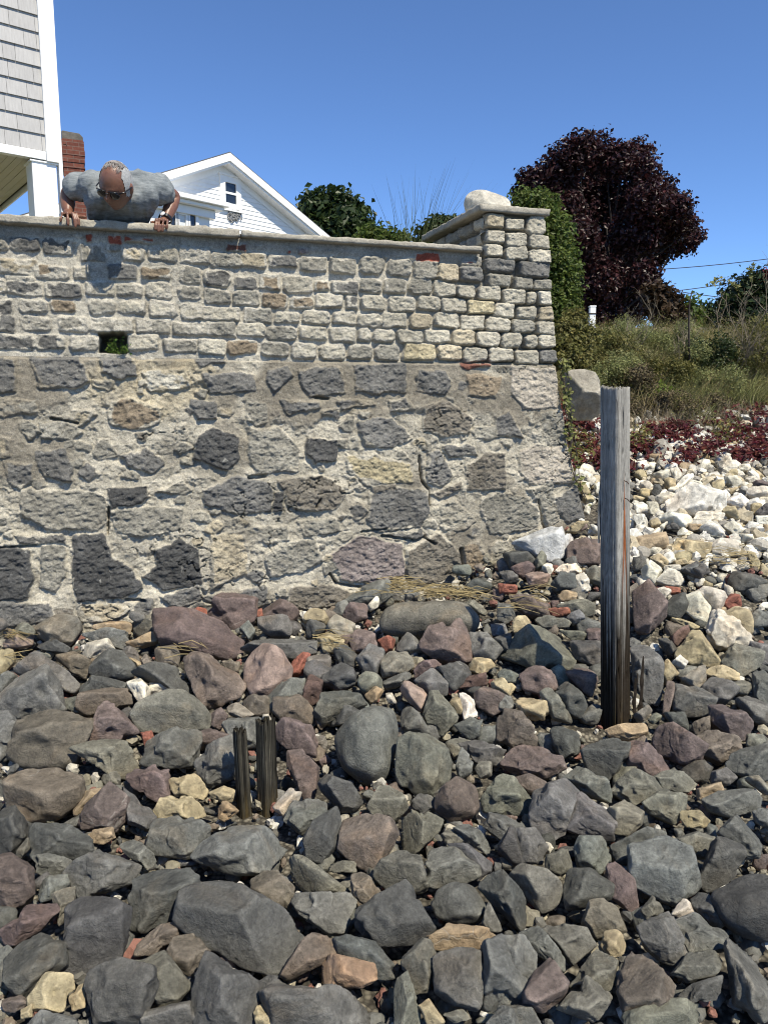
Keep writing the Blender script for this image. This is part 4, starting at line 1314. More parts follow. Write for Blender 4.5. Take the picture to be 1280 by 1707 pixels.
# gravel, shell bits and small chips nobody could count
V1, F1 = ICO[2]; VV = []; FF = []; CCs = []; n0 = 0
def chip(p, s, c):
    global n0
    a = rng.uniform(.5, 1.2, 3) * s; q = V1 * (1 + rng.uniform(-.28, .28, (len(V1), 1)))
    M = np.linalg.qr(rng.normal(size=(3, 3)))[0]
    VV.append((q * a) @ M.T + p); FF.append(F1 + n0); n0 += len(V1); CCs.append(np.tile(c, (len(V1), 1)))
chips_c = [(.30, .27, .2), (.22, .2, .15), (.42, .39, .32), (.12, .115, .1), (.09, .09, .085), (.16, .13, .1), (.5, .48, .43), (.2, .1, .08)]
for _ in range(9500):
    if rng.random() < .72: x, y = rng.uniform(-2.6, 2.9), rng.uniform(1.6, 5.2)
    else: x, y = rng.uniform(1.2, 6), rng.uniform(4.6, 9)
    if y > wall_y(x) - .03 and x < 1.62: continue
    if abs(x) > y * .62 + .6: continue
    s = abs(rng.normal(0, .012)) + .006
    pz = x > 1.3 and y > 4.9
    if pz: s *= 2.2
    c = np.array(chips_c[rng.integers(len(chips_c))]) * rng.uniform(.75, 1.2)
    if pz: c = np.array([(.52, .49, .42), (.44, .38, .27), (.58, .56, .5), (.3, .28, .24)][rng.integers(4)]) * rng.uniform(.8, 1.1)
    z = float(ground_z(np.array([[x]]), np.array([[y]]))[0, 0])
    chip(np.array([x, y, z + s * .4 + (.045 * rng.random() if not pz else .07 * rng.random())]), s, c)
t = NT("gravel_stone"); a = t.attr(); v = t.obj(); t.done(t.val(a, t.mr(t.noise(v, 70, 5, .65), .3, .7, .7, 1.3)), .9, t.bump(t.noise(v, 60, 6, .7), .5, .01), .25)
tag(mesh_np("gravel", np.concatenate(VV), np.concatenate(FF), t.m, False, np.concatenate(CCs)), "gravel and shell chips between the shore rocks", kind="stuff")
# rubble beyond the sides of the view and under the rocks
VV = []; FF = []; CCs = []; n0 = 0
V1, F1 = ICO[3]
for _ in range(1900):
    if rng.random() < .75: x, y = rng.uniform(-3.4, 4.2), rng.uniform(.6, 5.4); out = abs(x) > y * .50 + .12 or y < 1.62
    else: x, y = rng.uniform(1.7, 7), rng.uniform(5, 8.6); out = True
    if y > wall_y(x) - .12 and x < 1.75: continue
    z = float(shore(np.array([x]), np.array([y]))[0]); s = rng.uniform(.05, .12) if out and y < 5 else rng.uniform(.022, .055)
    rx = rng.uniform(0, 2 * math.pi, 7); ring = np.c_[np.cos(np.sort(rx)), np.sin(np.sort(rx))] * s * rng.uniform(.7, 1.2, 2)
    if np.ptp(ring[:, 0]) < s * .8 or np.ptp(ring[:, 1]) < s * .8: continue
    q, f = rock_verts(ring, s * .7, s * .5, .1, rng, 2 if not out else 3)
    a = rng.uniform(0, 2 * math.pi); q = q @ np.array([[math.cos(a), -math.sin(a), 0], [math.sin(a), math.cos(a), 0], [0, 0, 1]]).T
    pz = x > 1.3 and y > 4.8
    c = np.array(RC['wwWytk'[rng.integers(6)]] if pz else RC['KKkkokk'[rng.integers(7)]]) * rng.uniform(.85, 1.15)
    VV.append(q + np.array([x, y, z - (.045 if out else .042)])); FF.append(f + n0); n0 += len(q); CCs.append(np.tile(c, (len(q), 1)))
tag(mesh_np("rubble_bed", np.concatenate(VV), np.concatenate(FF), t.m, True, np.concatenate(CCs)), "packed rubble under and beside the shore rocks", kind="stuff")

# ------------------------------------------------------------------ weathered timber
def m_wood():
    t = NT("weathered_wood"); v = t.obj(); a = t.attr()
    def st(z):
        mp = t.new("ShaderNodeMapping"); t.l.new(v, mp.inputs[0]); mp.inputs["Scale"].default_value = (1, 1, z); return mp.outputs[0]
    g = t.noise(st(.10), 170, 6, .75, .2); g2 = t.noise(st(.07), 60, 6, .7, .8); g3 = t.noise(v, 26, 6, .65); ck = t.vor(st(.05), 75, 'DISTANCE_TO_EDGE')
    c = t.val(a, t.mr(g, .3, .7, .72, 1.25)); c = t.val(c, t.mr(g2, .32, .68, .68, 1.25)); c = t.val(c, t.mr(g3, .3, .7, .82, 1.15))
    crk = t.math('MULTIPLY', t.mr(ck, .0, .06, 1, 0), t.mr(g2, .45, .6, 0, 1)); c = t.mix(t.math('MULTIPLY', crk, .8), c, (.03, .027, .024))
    b = t.bump(g, .6, .004); b = t.bump(g2, .6, .007, b); b = t.bump(crk, -.8, .008, b); b = t.bump(g3, .4, .005, b); return t.done(c, 1.0, b, .02)
MAT_WOOD = m_wood()
MAT_IRON = m_simple("rusty_iron", (.05, .025, .018), .8, .3, 40)
def timber(name, base, top_z, foot_z, half, rot, seed, colf, parent, prong=0.0, taper=1.0, rnd=.35, na=96, nz=110, split=0.0, lean=(0, 0)):
    """square timber as a lofted skin with grooves and a broken top"""
    th = np.linspace(0, 2 * math.pi, na, endpoint=False); zz = np.linspace(foot_z, top_z, nz)
    T, Zz = np.meshgrid(th, zz); k = (Zz - foot_z) / (top_z - foot_z)
    c4, s4 = np.abs(np.cos(T)), np.abs(np.sin(T)); p = 2 + 10 * (1 - rnd) ** 2
    r = half / (c4 ** p + s4 ** p) ** (1 / p) * (1 + (taper - 1) * (1 - k))
    gx, gy = np.cos(T) * 3.0, np.sin(T) * 3.0
    pts = np.stack([gx.ravel() * 3.2, gy.ravel() * 3.2, Zz.ravel() * .9], 1)
    gr = fbm(pts, 4, seed, .6).reshape(T.shape); big = fbm(pts * np.array([.3, .3, 1.2]), 3, seed + 4).reshape(T.shape)
    groove = -np.maximum(0, np.abs(fbm(np.stack([gx.ravel() * 2.0, gy.ravel() * 2.0, Zz.ravel() * .4], 1), 3, seed + 8).reshape(T.shape)) * -1 + .05) * half * 4.5
    r = r * (1 + gr * (.018 + .03 * (1 - k)) + big * .018) + groove * (.08 + 1.1 * (1 - k) ** 2.2)
    tj = (fbm(np.stack([np.cos(th) * 4, np.sin(th) * 4, th * 0], 1), 4, seed + 20, .7)) * prong
    zt = Zz - (tj[None] - tj.max()) * -1 * 0 + k ** 6 * (tj[None] - np.abs(tj).max() * .5) + k ** 30 * rng.normal(0, .004, (1, na))
    x, y = r * np.cos(T), r * np.sin(T); ca, sa = math.cos(rot), math.sin(rot)
    v = np.stack([x * ca - y * sa + lean[0] * k, x * sa + y * ca + lean[1] * k, zt], -1)
    crk = sstep(.035, .0, np.abs(fbm(np.stack([gx.ravel() * 1.7 + 9, gy.ravel() * 1.7, Zz.ravel() * 1.1], 1), 3, seed + 40).reshape(T.shape))) * sstep(-.1, .25, fbm(np.stack([gx.ravel(), gy.ravel(), Zz.ravel() * 2.2], 1), 2, seed + 41).reshape(T.shape))
    shr = 1 - .16 * crk; v[..., 0] *= shr; v[..., 1] *= shr
    colr = colf(k, T, gr, big, fbm(pts * np.array([.8, .8, 1.5]), 4, seed + 30).reshape(T.shape))
    v = v.reshape(-1, 3); cols = (colr * (1 - .75 * crk[..., None])).reshape(-1, 3)
    i = np.arange(na * nz).reshape(nz, na); j = np.roll(i, -1, 1)
    f = np.stack([i[:-1], j[:-1], j[1:], i[1:]], -1).reshape(-1, 4)
    # end grain: inner rings, sunken when the top is rotten
    rings = []; n_in = 6; last = v[i[-1]]; cen = last.mean(0); allv = [v]; allc = [cols]; prev = i[-1]; off = len(v); ff = [f]
    for q in range(1, n_in + 1):
        w_ = 1 - q / (n_in + .5); rr = cen + (last - cen) * w_
        rr[:, 2] = last[:, 2] * w_ + (cen[2] - prong * .9) * (1 - w_) + rng.normal(0, .0025 + prong * .12, na)
        allv.append(rr); allc.append(cols[i[-1]] * rng.uniform(.5, .9, (na, 1))); cur = np.arange(off, off + na); off += na
        ff.append(np.stack([prev, np.roll(prev, -1), np.roll(cur, -1), cur], -1)); prev = cur
    o = mesh_np(name, np.concatenate(allv), np.concatenate(ff), MAT_WOOD, True, np.concatenate(allc), parent)
    if parent is None: o.location = tuple(base)
    return o
def lerp3(a, b, t): return np.array(a) * (1 - t[..., None]) + np.array(b) * t[..., None]
pb = P(1027, 1205, 3.56); pt = P(1025, 645, 3.56)
post = tag(empty("wooden_post", tuple(pb)), "tall weathered grey square timber post standing in the shore rocks, dark at its base", "post")
def col_post(k, T, gr, big, n):
    c = lerp3((.235, .225, .205), (.36, .345, .31), np.clip(.5 + n * 1.4, 0, 1))
    wet = sstep(.50, .22, k + n * .20 + gr * .34); c = c * (1 - wet[..., None]) + np.array([.028, .022, .016]) * wet[..., None]
    och = sstep(.25, .02, k + n * .1) * sstep(.1, .4, n + gr * .5); c = c * (1 - .6 * och[..., None]) + .6 * och[..., None] * np.array([.14, .10, .045])
    ang = (T + math.pi) % (2 * math.pi) - math.pi
    rust = np.exp(-((T - RUST_T) / .24) ** 2) * sstep(.54, .60, k + .5 * np.abs(T - RUST_T)) * sstep(.79, .70, k + .9 * np.abs(T - RUST_T))
    rust = np.clip(rust * 1.8, 0, 1)
    return c * (1 - rust[..., None]) + np.array([.23, .075, .028]) * rust[..., None]
ROT = R(38)                                       # one edge of the timber points at the camera
RUST_T = (2 * math.pi - R(52) - ROT) % (2 * math.pi)   # on the face turned to the right
H = pt[2] - pb[2]
timber("timber", None, H + .002, -.10, .0505, ROT, 11, col_post, post, .018, 1.04, .12, 160, 220, lean=(pt[0] - pb[0], 0))
mb = MB()
for dz, dx in ((H * .735, .03 + .73 * (pt[0] - pb[0])), (H * .685, .033 + .68 * (pt[0] - pb[0]))):
    mb.tube([(dx - .006, -.050, dz + .004), (dx + .004, -.066, dz), (dx + .010, -.070, dz - .010)], .0022, 6)
mb.build("nail", MAT_IRON, post)
def splinter(x0, y0, z0, z1, wd, seed, name="splinter", col0=(.035, .028, .022), parent=post):
    r_ = np.random.default_rng(seed); n = 26; zz = np.linspace(z0, z1, n); k = np.linspace(0, 1, n); vs = []; fs = []
    wv = wd * (1 - k ** 2.2 * .75) * (1 + fbm(np.c_[k * 9, k * 0, k * 0 + seed], 3, seed) * .6); dx = fbm(np.c_[k * 3, k * 0 + 5, k * 0 + seed], 2, seed + 1) * wd * .5
    for i in range(n):
        for a, b in ((-.5, -.3), (.1, -.5), (.5, .1), (-.1, .4)): vs.append((x0 + dx[i] + a * wv[i], y0 + b * wv[i] * .8, zz[i]))
    for i in range(n - 1):
        for j in range(4): fs.append((i * 4 + j, i * 4 + (j + 1) % 4, i * 4 + 4 + (j + 1) % 4, i * 4 + 4 + j))
    fs.append((n * 4 - 4, n * 4 - 3, n * 4 - 2, n * 4 - 1))
    c = np.array(col0) * r_.uniform(.7, 1.4, (len(vs), 1))
    return mesh_np(name, vs, fs, MAT_WOOD, False, c, parent)
k1 = 1282 / 3.6
splinter(.118, .01, -.05, .335, .024, 1); splinter(.095, .02, -.05, .22, .022, 2); splinter(.080, -.02, -.05, .26, .018, 3)
splinter(-.066 + .75 * (pt[0] - pb[0]), .012, H * .55, H - .085, .014, 4, "sliver", (.15, .15, .145))
def col_stub(k, T, gr, big, n):
    c = lerp3((.016, .015, .013), (.070, .064, .05), np.clip(.45 + n * 1.5, 0, 1))
    och = sstep(.34, .02, k + n * .3); c = c * (1 - .7 * och[..., None]) + .7 * och[..., None] * np.array([.105, .08, .04])
    bl = sstep(.35, .6, gr + n * .5) * sstep(.3, .7, k); return c * (1 - .7 * bl[..., None]) + .7 * bl[..., None] * np.array([.30, .27, .20])
for (x, y0, y1, hw, sd, lab) in ((408, 1343, 1213, .0225, 5, "narrower left one of two rotted dark stub posts, jagged on top, ochre at its foot"), (446, 1338, 1197, .031, 8, "wider right one of two rotted stub posts, split, with a pale curled tip")):
    b = hit_shore(x, y1 * .03 + y0 * .97 + 2, -.02); tp = P(x, y1, b[1])
    st = tag(empty("stub_post", tuple(b)), lab, "post", "twin rotted stub posts")
    timber("timber", None, tp[2] - b[2], -.10, hw, R(25 + sd * 3), sd, col_stub, st, .038, 1.08, .3, 90, 90, lean=(-.012 if sd == 5 else 0, 0))
    if sd == 8:
        splinter(-.030, -.012, -.02, .20, .014, 31, "splinter", (.06, .045, .03), st)
        mb = MB(); zt_ = tp[2] - b[2]; mb.tube([(-.012, -.01, zt_ - .004), (-.004, -.012, zt_ + .016), (.012, -.012, zt_ + .017), (.022, -.012, zt_ + .004), (.024, -.012, zt_ - .02)], [.004, .006, .006, .005, .003], 6)
        o = mb.build("curled_sliver", m_simple("bleached_wood", (.36, .32, .25), .85, .2, 40), st, True)
# ------------------------------------------------------------------ houses
MAT_WHITE = m_simple("white_paint", (.80, .80, .785), .5, .04, 6)
MAT_TRIM = m_simple("white_trim", (.83, .83, .82), .42, .03, 8)
MAT_SHAKE = NT("grey_shingle"); _t = MAT_SHAKE; _v = _t.obj(); _mp = _t.new("ShaderNodeMapping"); _t.l.new(_v, _mp.inputs[0]); _mp.inputs["Scale"].default_value = (1, 1, .06)
MAT_SHAKE = _t.done(_t.val(_t.attr(), _t.mr(_t.noise(_mp.outputs[0], 60, 5, .6), .3, .7, .9, 1.1)), .75, _t.bump(_t.noise(_mp.outputs[0], 60, 5, .6), .2, .003), .25)
MAT_SOFFIT = m_simple("cream_soffit", (.60, .575, .50), .6, .04, 8)
MAT_ROOF = m_simple("grey_roof", (.10, .10, .105), .9, .25, 30, .5)
t = NT("window_glass"); t.b.inputs["Roughness"].default_value = .04; t.b.inputs["Base Color"].default_value = (.018, .024, .034, 1); t.b.inputs["Specular IOR Level"].default_value = .7; MAT_GLASS = t.m
MAT_BLIND = m_simple("pale_blind", (.62, .64, .64), .4, .04, 5)

# grey shingled house, upper storey carried on a corner column
YAW = R(38); hx = np.array([math.cos(YAW), math.sin(YAW), 0]); hy = np.array([-math.sin(YAW), math.cos(YAW), 0])
cor = P(95, 250, 9.0); zb = P(80, 268, 9.0)[2] - LAWN
house = tag(empty("shingled_house", (cor[0], cor[1], LAWN), YAW), "grey shingled house with white corner boards, its upper storey jutting out on a white column", "house")
HT, HW, HD = 7.6, 6.0, 4.2
sh = MB(); shc = []; r_ = np.random.default_rng(3); row = .172; z = zb + .075; i = 0
vs, fs, cs = [], [], []
while z < HT:
    x = -HW - r_.uniform(0, .2)
    while x < -.13:
        wd = r_.uniform(.12, .26); x1 = min(x + wd - .003, -.12); zz0 = z; n = len(vs); g = r_.uniform(.94, 1.05)
        y0, y1 = -.026, -.004
        vs += [(x, y0, zz0), (x1, y0, zz0), (x1, y1 + .004, zz0), (x, y1 + .004, zz0), (x, y1, z + row + .02), (x1, y1, z + row + .02)]
        fs += [(n, n + 1, n + 5, n + 4), (n, n + 3, n + 2, n + 1)]
        cs += [(.405 * g, .395 * g, .385 * g)] * 6; x += wd
    z += row
mesh_np("shingles", vs, fs, MAT_SHAKE, False, cs, house)
mb = MB(); mb.box(-HW, -.02, .002, HD, zb + .02, HT); mb.build("wall", m_simple("house_sheathing", (.05, .05, .05), .9), house)
mb = MB(); mb.box(-.125, .0, -.05, .10, zb - .03, HT); mb.box(.003, .045, -.03, .06, 0, HT); mb.build("corner_board", MAT_TRIM, house, False, .004)
mb = MB(); mb.box(-HW, -.128, -.035, .05, zb - .02, zb + .07); mb.build("skirt_board", MAT_TRIM, house, False, .004)
mb = MB()
for k in range(int(HW / .085)): mb.box(-HW + k * .085, -HW + k * .085 + .080, .06, HD, zb + .0 + .002 * (k % 2), zb + .012 + .002 * (k % 2))
mb.build("soffit", MAT_SOFFIT, house)
mb = MB(); mb.box(-.02, .0, .10, HD, zb - .05, zb + .2); mb.box(-HW, -.02, HD, HD + .02, zb - .05, HT); mb.build("side_fascia", MAT_TRIM, house)
mb = MB(); mb.box(-.275, -.02, -.01, .24, 0, zb - .03); mb.box(-.295, -.0, -.025, .26, zb - .05, zb - .031); mb.box(-.29, -.005, -.022, .255, 0, .14); mb.build("column", MAT_TRIM, house, False, .006)
mb = MB(); mb.prism([(-HW - .3, HT), (.3, HT), (-2.9, HT + 1.9)], -.3, HD + .3); mb.build("roof", MAT_ROOF, house)
mb = MB(); mb.tube([(.05, -.07, zb + .17), (.075, -.085, zb + .17), (.085, -.085, zb + .15)], .006, 6); mb.build("hook", MAT_IRON, house)

# brick chimney beyond the grey house
def m_brick():
    t = NT("red_brick"); v = t.obj(); b = t.new("ShaderNodeTexBrick"); mp = t.new("ShaderNodeMapping"); mp.inputs["Rotation"].default_value = (R(90), 0, 0); t.l.new(v, mp.inputs[0]); t.l.new(mp.outputs[0], b.inputs[0])
    b.inputs["Color1"].default_value = (.165, .06, .044, 1); b.inputs["Color2"].default_value = (.12, .044, .034, 1); b.inputs["Mortar"].default_value = (.16, .10, .085, 1)
    b.inputs["Scale"].default_value = 1; b.inputs["Mortar Size"].default_value = .008; b.inputs["Brick Width"].default_value = .215; b.inputs["Row Height"].default_value = .072
    return t.done(t.val(b.outputs[0], t.mr(t.noise(v, 20, 5), .3, .7, .8, 1.2)), .9, t.bump(b.outputs[1], -.5, .01), .2)
MAT_BRICK = m_brick(); YC = 15.0
ct = P(120, 220, YC); cw = 34 / FPX * YC / 1.02; dp = 34 / FPX * YC * .5
chim = tag(empty("brick_chimney", (ct[0], ct[1], LAWN), R(22)), "old red brick chimney with a crumbling grey mortar cap beside the grey house", "chimney")
zt_ = ct[2] - LAWN; mb = MB(); mb.box(-cw / 2 + .02, cw / 2 - .02, 0, .6, 0, zt_ - .12); mb.build("stack", MAT_BRICK, chim)
mb = MB()
for k, (e, a, b) in enumerate(((.0, .62, .60), (.0, .52, .40), (.02, .398, .30), (.0, .298, .14))): mb.box(-cw / 2 - e * .4, cw / 2 + e * .4, -.012 - e * .4, .612 + e * .4, zt_ - a, zt_ - b)
mb.build("corbel", MAT_BRICK, chim)
mb = MB(); mb.prism([(-cw / 2 + .01, zt_ - .138), (cw / 2 - .01, zt_ - .138), (cw / 2 - .012, zt_ - .06), (cw / 2 - .07, zt_ + .0), (-cw / 2 + .03, zt_ + .02), (-cw / 2 + .012, zt_ + .0)], .01, .59)
mb.build("mortar_cap", m_simple("crumbled_mortar", (.13, .12, .11), .95, .3, 12, .8, 18), chim, False, .006)

# white gabled house
YG = 20.0; GY = R(47); pk = P(369, 257, YG); ge = np.array([math.cos(GY), math.sin(GY), 0]); gn = np.array([math.sin(GY), -math.cos(GY), 0])
def gab(px, py, off=0.0):
    r = ray(px, py); o_ = pk + gn * off; t_ = ((o_ - CAM) @ gn) / (r @ gn); p = CAM + r * t_ - pk; return p @ ge, p[2]
zg0 = LAWN - .6 - pk[2]
wh = tag(empty("white_house", tuple(pk), GY), "white clapboard gable house with one small attic window, behind the wall", "house")
xe, ze = gab(531, 389); xl, zl_ = gab(262, 291); sR = (0 - ze) / xe; sL_ = zl_ / xl * 1.0
sl_ = (sR + abs(sL_)) / 2
half = 6.2
mb = MB(); z = zg0
while z < -.05:                                  # clapboards
    hw_ = min(half - .25, (-z - .15) / sl_) if z > -sl_ * half else half - .25
    hw2 = max(min(half - .25, (-(z + .11) - .15) / sl_), .01)
    if hw_ > .05: mb.add([(-hw_, -.022, z), (hw_, -.022, z), (hw2, -.006, z + .115), (-hw2, -.006, z + .115), (-hw_, .0, z), (hw_, .0, z)], [(0, 1, 2, 3), (0, 4, 5, 1)])
    z += .105
mb.build("clapboards", MAT_WHITE, wh)
mb = MB(); mb.prism([(-half + .25, zg0), (half - .25, zg0), (half - .25, -sl_ * half + .1), (0, -.12), (-half + .25, -sl_ * half + .1)], .004, 9); mb.build("wall", MAT_WHITE, wh)
def rake(mb, o0, o1, y0, y1):
    for sg in (-1, 1):
        mb.prism([(0, -o0), (sg * half, -sl_ * half - o0), (sg * half, -sl_ * half - o1), (0, -o1)][::sg], y0, y1)
mb = MB(); rake(mb, .03, .21, -.36, -.32); rake(mb, .09, .26, -.318, -.28); mb.build("rake_board", MAT_TRIM, wh)
mb = MB(); rake(mb, .21, .25, -.279, -.03); mb.build("rake_soffit", MAT_TRIM, wh)
mb = MB(); rake(mb, .25, .42, -.029, -.024); mb.build("frieze_board", MAT_TRIM, wh)
mb = MB(); rake(mb, .004, .028, -.352, 9.3); mb.build("roof", MAT_ROOF, wh)
def window(parent, x0, x1, z0, z1, fw, y=-.03, rail=True, blind=False):
    f = MB(); f.box(x0 - fw, x0, y - .025, y + .03, z0 - fw, z1 + fw); f.box(x1, x1 + fw, y - .025, y + .03, z0 - fw, z1 + fw); f.box(x0, x1, y - .025, y + .03, z1, z1 + fw); f.box(x0, x1, y - .025, y + .03, z0 - fw, z0)
    f.box(x0 - fw - .03, x1 + fw + .03, y - .06, y + .03, z0 - fw - .04, z0 - fw - .001)
    f.box(x0 - fw - .03, x1 + fw + .03, y - .05, y + .03, z1 + fw + .001, z1 + fw + .04)
    if rail: f.box(x0, x1, y - .015, y + .03, (z0 + z1) / 2 - .025, (z0 + z1) / 2 + .025)
    fo = f.build("window", MAT_TRIM, parent)
    g = MB(); g.box(x0, x1, y + .008, y + .016, z0, z1); g.build("pane", MAT_BLIND if blind else MAT_GLASS, fo)
(wx0, wz1), (wx1, wz0) = gab(373.5, 302.5), gab(392.5, 341); wz1 = gab(373.5, 303)[1]; wz0 = gab(373.5, 337)[1]
window(wh, wx0, wx1, wz0, wz1, .15)
# low bay with its own cornice on the near side of the gable
bx1, bz1 = gab(340, 341, 1.0); bx0 = bx1 - 2.1
bay = MB(); bzt = gab(340, 337, 1.2)[1]; bay.box(bx0, bx1, -1.2, -.03, zg0, bzt - .12); bay.build("bay_wall", MAT_WHITE, wh)
mb = MB()
for e, a, b in ((.10, .34, .16), (.24, .158, .08), (.34, .078, -.02)): mb.box(bx0 - e, bx1 + e, -1.2 - e, -.03, bzt - a, bzt - b)
mb.build("bay_cornice", MAT_TRIM, wh, False, .01)
for px0, px1, bl in ((282, 290.5, False), (297, 307.5, True), (315, 324, False)):
    a, zt2 = gab(px0, 357, 1.2); b = gab(px1, 358, 1.2)[0]; window(wh, a, b, zt2 - 1.5, zt2, .08, -1.225, False, bl)
# wrought iron scroll on the gable wall
sc = MB(); r_ = np.random.default_rng(8)
for (px, py) in ((384, 356), (393, 357), (382, 362), (388, 364), (394, 365), (386, 367), (391, 360)):
    x, z = gab(px, py); pts = [(x + math.cos(a) * rr, -.05, z + math.sin(a) * rr) for a, rr in [(k * .55, .13 - k * .010) for k in range(11)]]; sc.tube(pts, .016, 5)
x0, z0 = gab(380, 360); x1, z1 = gab(397, 362); sc.tube([(x0, -.05, z0 - .1), ((x0 + x1) / 2, -.05, (z0 + z1) / 2 - .05), (x1, -.05, z1 - .02)], .014, 5)
sc.tube([(x0, -.05, z0), (x0, .0, z0)], .012, 5); sc.tube([(x1, -.05, z1 - .02), (x1, .0, z1 - .02)], .012, 5)
tag(sc.build("scroll_ornament", m_simple("grey_iron", (.22, .22, .22), .6), None, True), "small grey wrought iron scroll hung on the white gable below the window", "ornament")
o = bpy.data.objects["scroll_ornament"]; o.location = tuple(pk); o.rotation_euler = (0, 0, GY)

# ------------------------------------------------------------------ trees and plants
def leaves(cen, nor, size, rng, asp=.62, fold=.25):
    """one leaf (two triangles folded on the midrib) at every centre"""
    n = len(cen); u = np.cross(nor, rng.normal(size=(n, 3))); u /= np.linalg.norm(u, axis=1, keepdims=True) + 1e-9; w_ = np.cross(nor, u)
    s = size * rng.uniform(.6, 1.3, (n, 1))
    a = cen - u * s; b = cen + u * s; l = cen + w_ * s * asp + nor * s * fold; r = cen - w_ * s * asp + nor * s * fold
    v = np.stack([a, l, b, r], 1).reshape(-1, 3); k = np.arange(n)[:, None] * 4
    return v, np.concatenate([k + np.array([[0, 1, 2]]), k + np.array([[0, 2, 3]])])
def crown(blobs, n, size, rng, up=.45, fill=.35, clump=7, cl_r=2.2, gap=-.42, lob=.22):
    """leaf sprays over and inside overlapping uneven lobes"""
    blobs = np.array(blobs, float); wts = blobs[:, 3] ** 2 * 1.0; wts /= wts.sum(); m = n // clump
    idx = rng.choice(len(blobs), m, p=wts); d = rng.normal(size=(m, 3)); d[:, 2] *= .9; d /= np.linalg.norm(d, axis=1, keepdims=True)
    rr = np.where(rng.random(m) < fill, rng.uniform(.35, .9, m), rng.uniform(.86, 1.08, m))
    c = blobs[idx, :3] + d * (blobs[idx, 3] * rr)[:, None]
    lum = fbm(c / blobs[:, 3].mean() * 2.2, 3, 7); c = c + d * (lum * blobs[idx, 3] * lob)[:, None]
    c = c[lum > gap]; d = d[lum > gap]; m = len(c)
    cen = np.repeat(c, clump, 0) + rng.normal(size=(m * clump, 3)) * size * cl_r * .6
    nor = np.repeat(d, clump, 0) * .6 + rng.normal(size=(m * clump, 3)) * .55 + np.array([0, 0, up]); nor /= np.linalg.norm(nor, axis=1, keepdims=True)
    v, f = leaves(cen, nor, size, rng)
    tone = np.repeat(np.clip(np.repeat(rng.uniform(.2, .8, m), clump) + rng.normal(0, .16, m * clump), 0, 1), 4)
    hue = np.repeat(np.clip(np.repeat(rng.beta(1.2, 3.5, m), clump) + rng.normal(0, .1, m * clump), 0, 1), 4)
    return v, f, np.c_[tone, hue, tone * 0]
MAT_BARK = m_simple("bark", (.055, .045, .038), .95, .3, 30, .6, 40)
MAT_DBARK = m_simple("dark_bark", (.022, .017, .016), .95, .3, 30, .6, 40)
def limb(mb, a, b, r0, r1, rng, n=6, k=7):
    a, b = np.array(a), np.array(b); pts = [a + (b - a) * i / n + rng.normal(0, np.linalg.norm(b - a) * .03, 3) * (0 < i < n) for i in range(n + 1)]
    mb.tube(pts, [r0 + (r1 - r0) * (i / n) for i in range(n + 1)], k)
def plant(name, base, blobs, n, size, mat, label, cat, group=None, trunk_r=.1, seed=1, trunk_h=.35, limbs=True, **kw):
    rng = np.random.default_rng(seed); base = np.array(base, float); rel = [(b[0] - base[0], b[1] - base[1], b[2] - base[2], b[3]) for b in blobs]
    e = tag(empty(name, tuple(base)), label, cat, group)
    v, f, c = crown(rel, n, size, rng, **kw); mesh_np("crown", v, f, mat, False, c, e)
    mb = MB(); top = np.mean([b[:3] for b in rel], 0); fork = np.array([top[0] * .3, top[1] * .3, top[2] * trunk_h])
    limb(mb, (0, 0, -.15), fork, trunk_r, trunk_r * .75, rng)
    if limbs:
        for b in rel:
            q = np.array(b[:3]); q[2] = max(q[2], .1); limb(mb, fork, q, trunk_r * (.5 if name != 'maple_tree' else .3), trunk_r * .1, rng)
    mb.build("trunk", MAT_BARK if name != "maple_tree" else MAT_DBARK, e, True); return e
def B_(px, py, Y, r): p = P(px, py, Y); return (p[0], p[1], p[2], r / FPX * Y)
M_MAPLE = m_leaf("purple_leaf", (.026, .0105, .012), .6, .25, .42, (.062, .018, .017))
M_GREEN = m_leaf("green_leaf", (.066, .104, .022), .55, .42, .5, (.15, .17, .035))
M_DARK = m_leaf("dark_green_leaf", (.022, .040, .012), .5, .3, .45, (.05, .07, .018))
M_OLIVE = m_leaf("olive_leaf", (.125, .128, .038), .55, .4, .6, (.22, .18, .06))
def gz(x, y): return float(ground_z(np.array([[x]]), np.array([[y]]))[0, 0])
def gbase(px, py, Y): p = P(px, py, Y); return (p[0], p[1], gz(p[0], p[1]))
rb = np.random.default_rng(12); bl = []
for px, py, r in ((918, 300, 34), (900, 318, 26), (945, 262, 30), (968, 248, 26), (1000, 258, 32), (1030, 268, 28), (1062, 268, 30), (1080, 285, 24), (975, 300, 46), (1030, 320, 50), (1085, 335, 36), (1105, 318, 24), (1125, 345, 26), (1140, 372, 24), (1112, 378, 36),
                  (880, 300, 20), (868, 318, 15), (990, 360, 52), (935, 345, 40), (1060, 388, 44), (1140, 400, 24), (1158, 394, 13), (1100, 412, 28), (1020, 425, 40), (965, 400, 34), (985, 455, 36), (1045, 452, 34), (1075, 438, 26), (1010, 495, 36), (980, 505, 28), (1045, 505, 30), (1062, 480, 26), (955, 440, 22), (1020, 530, 22), (1000, 470, 40), (1035, 480, 36), (1072, 462, 26), (1055, 520, 22), (990, 525, 22)):
    bl.append(B_(px, py, 30 + rb.uniform(-2.6, 2.6), r * .84))
plant("maple_tree", gbase(995, 540, 30), bl, 98000, .082, M_MAPLE, "big dark purple leaved maple tree standing beyond the pillar at the right", "tree", None, .20, 21, .30, fill=.34, clump=8, gap=-.16, lob=.4)
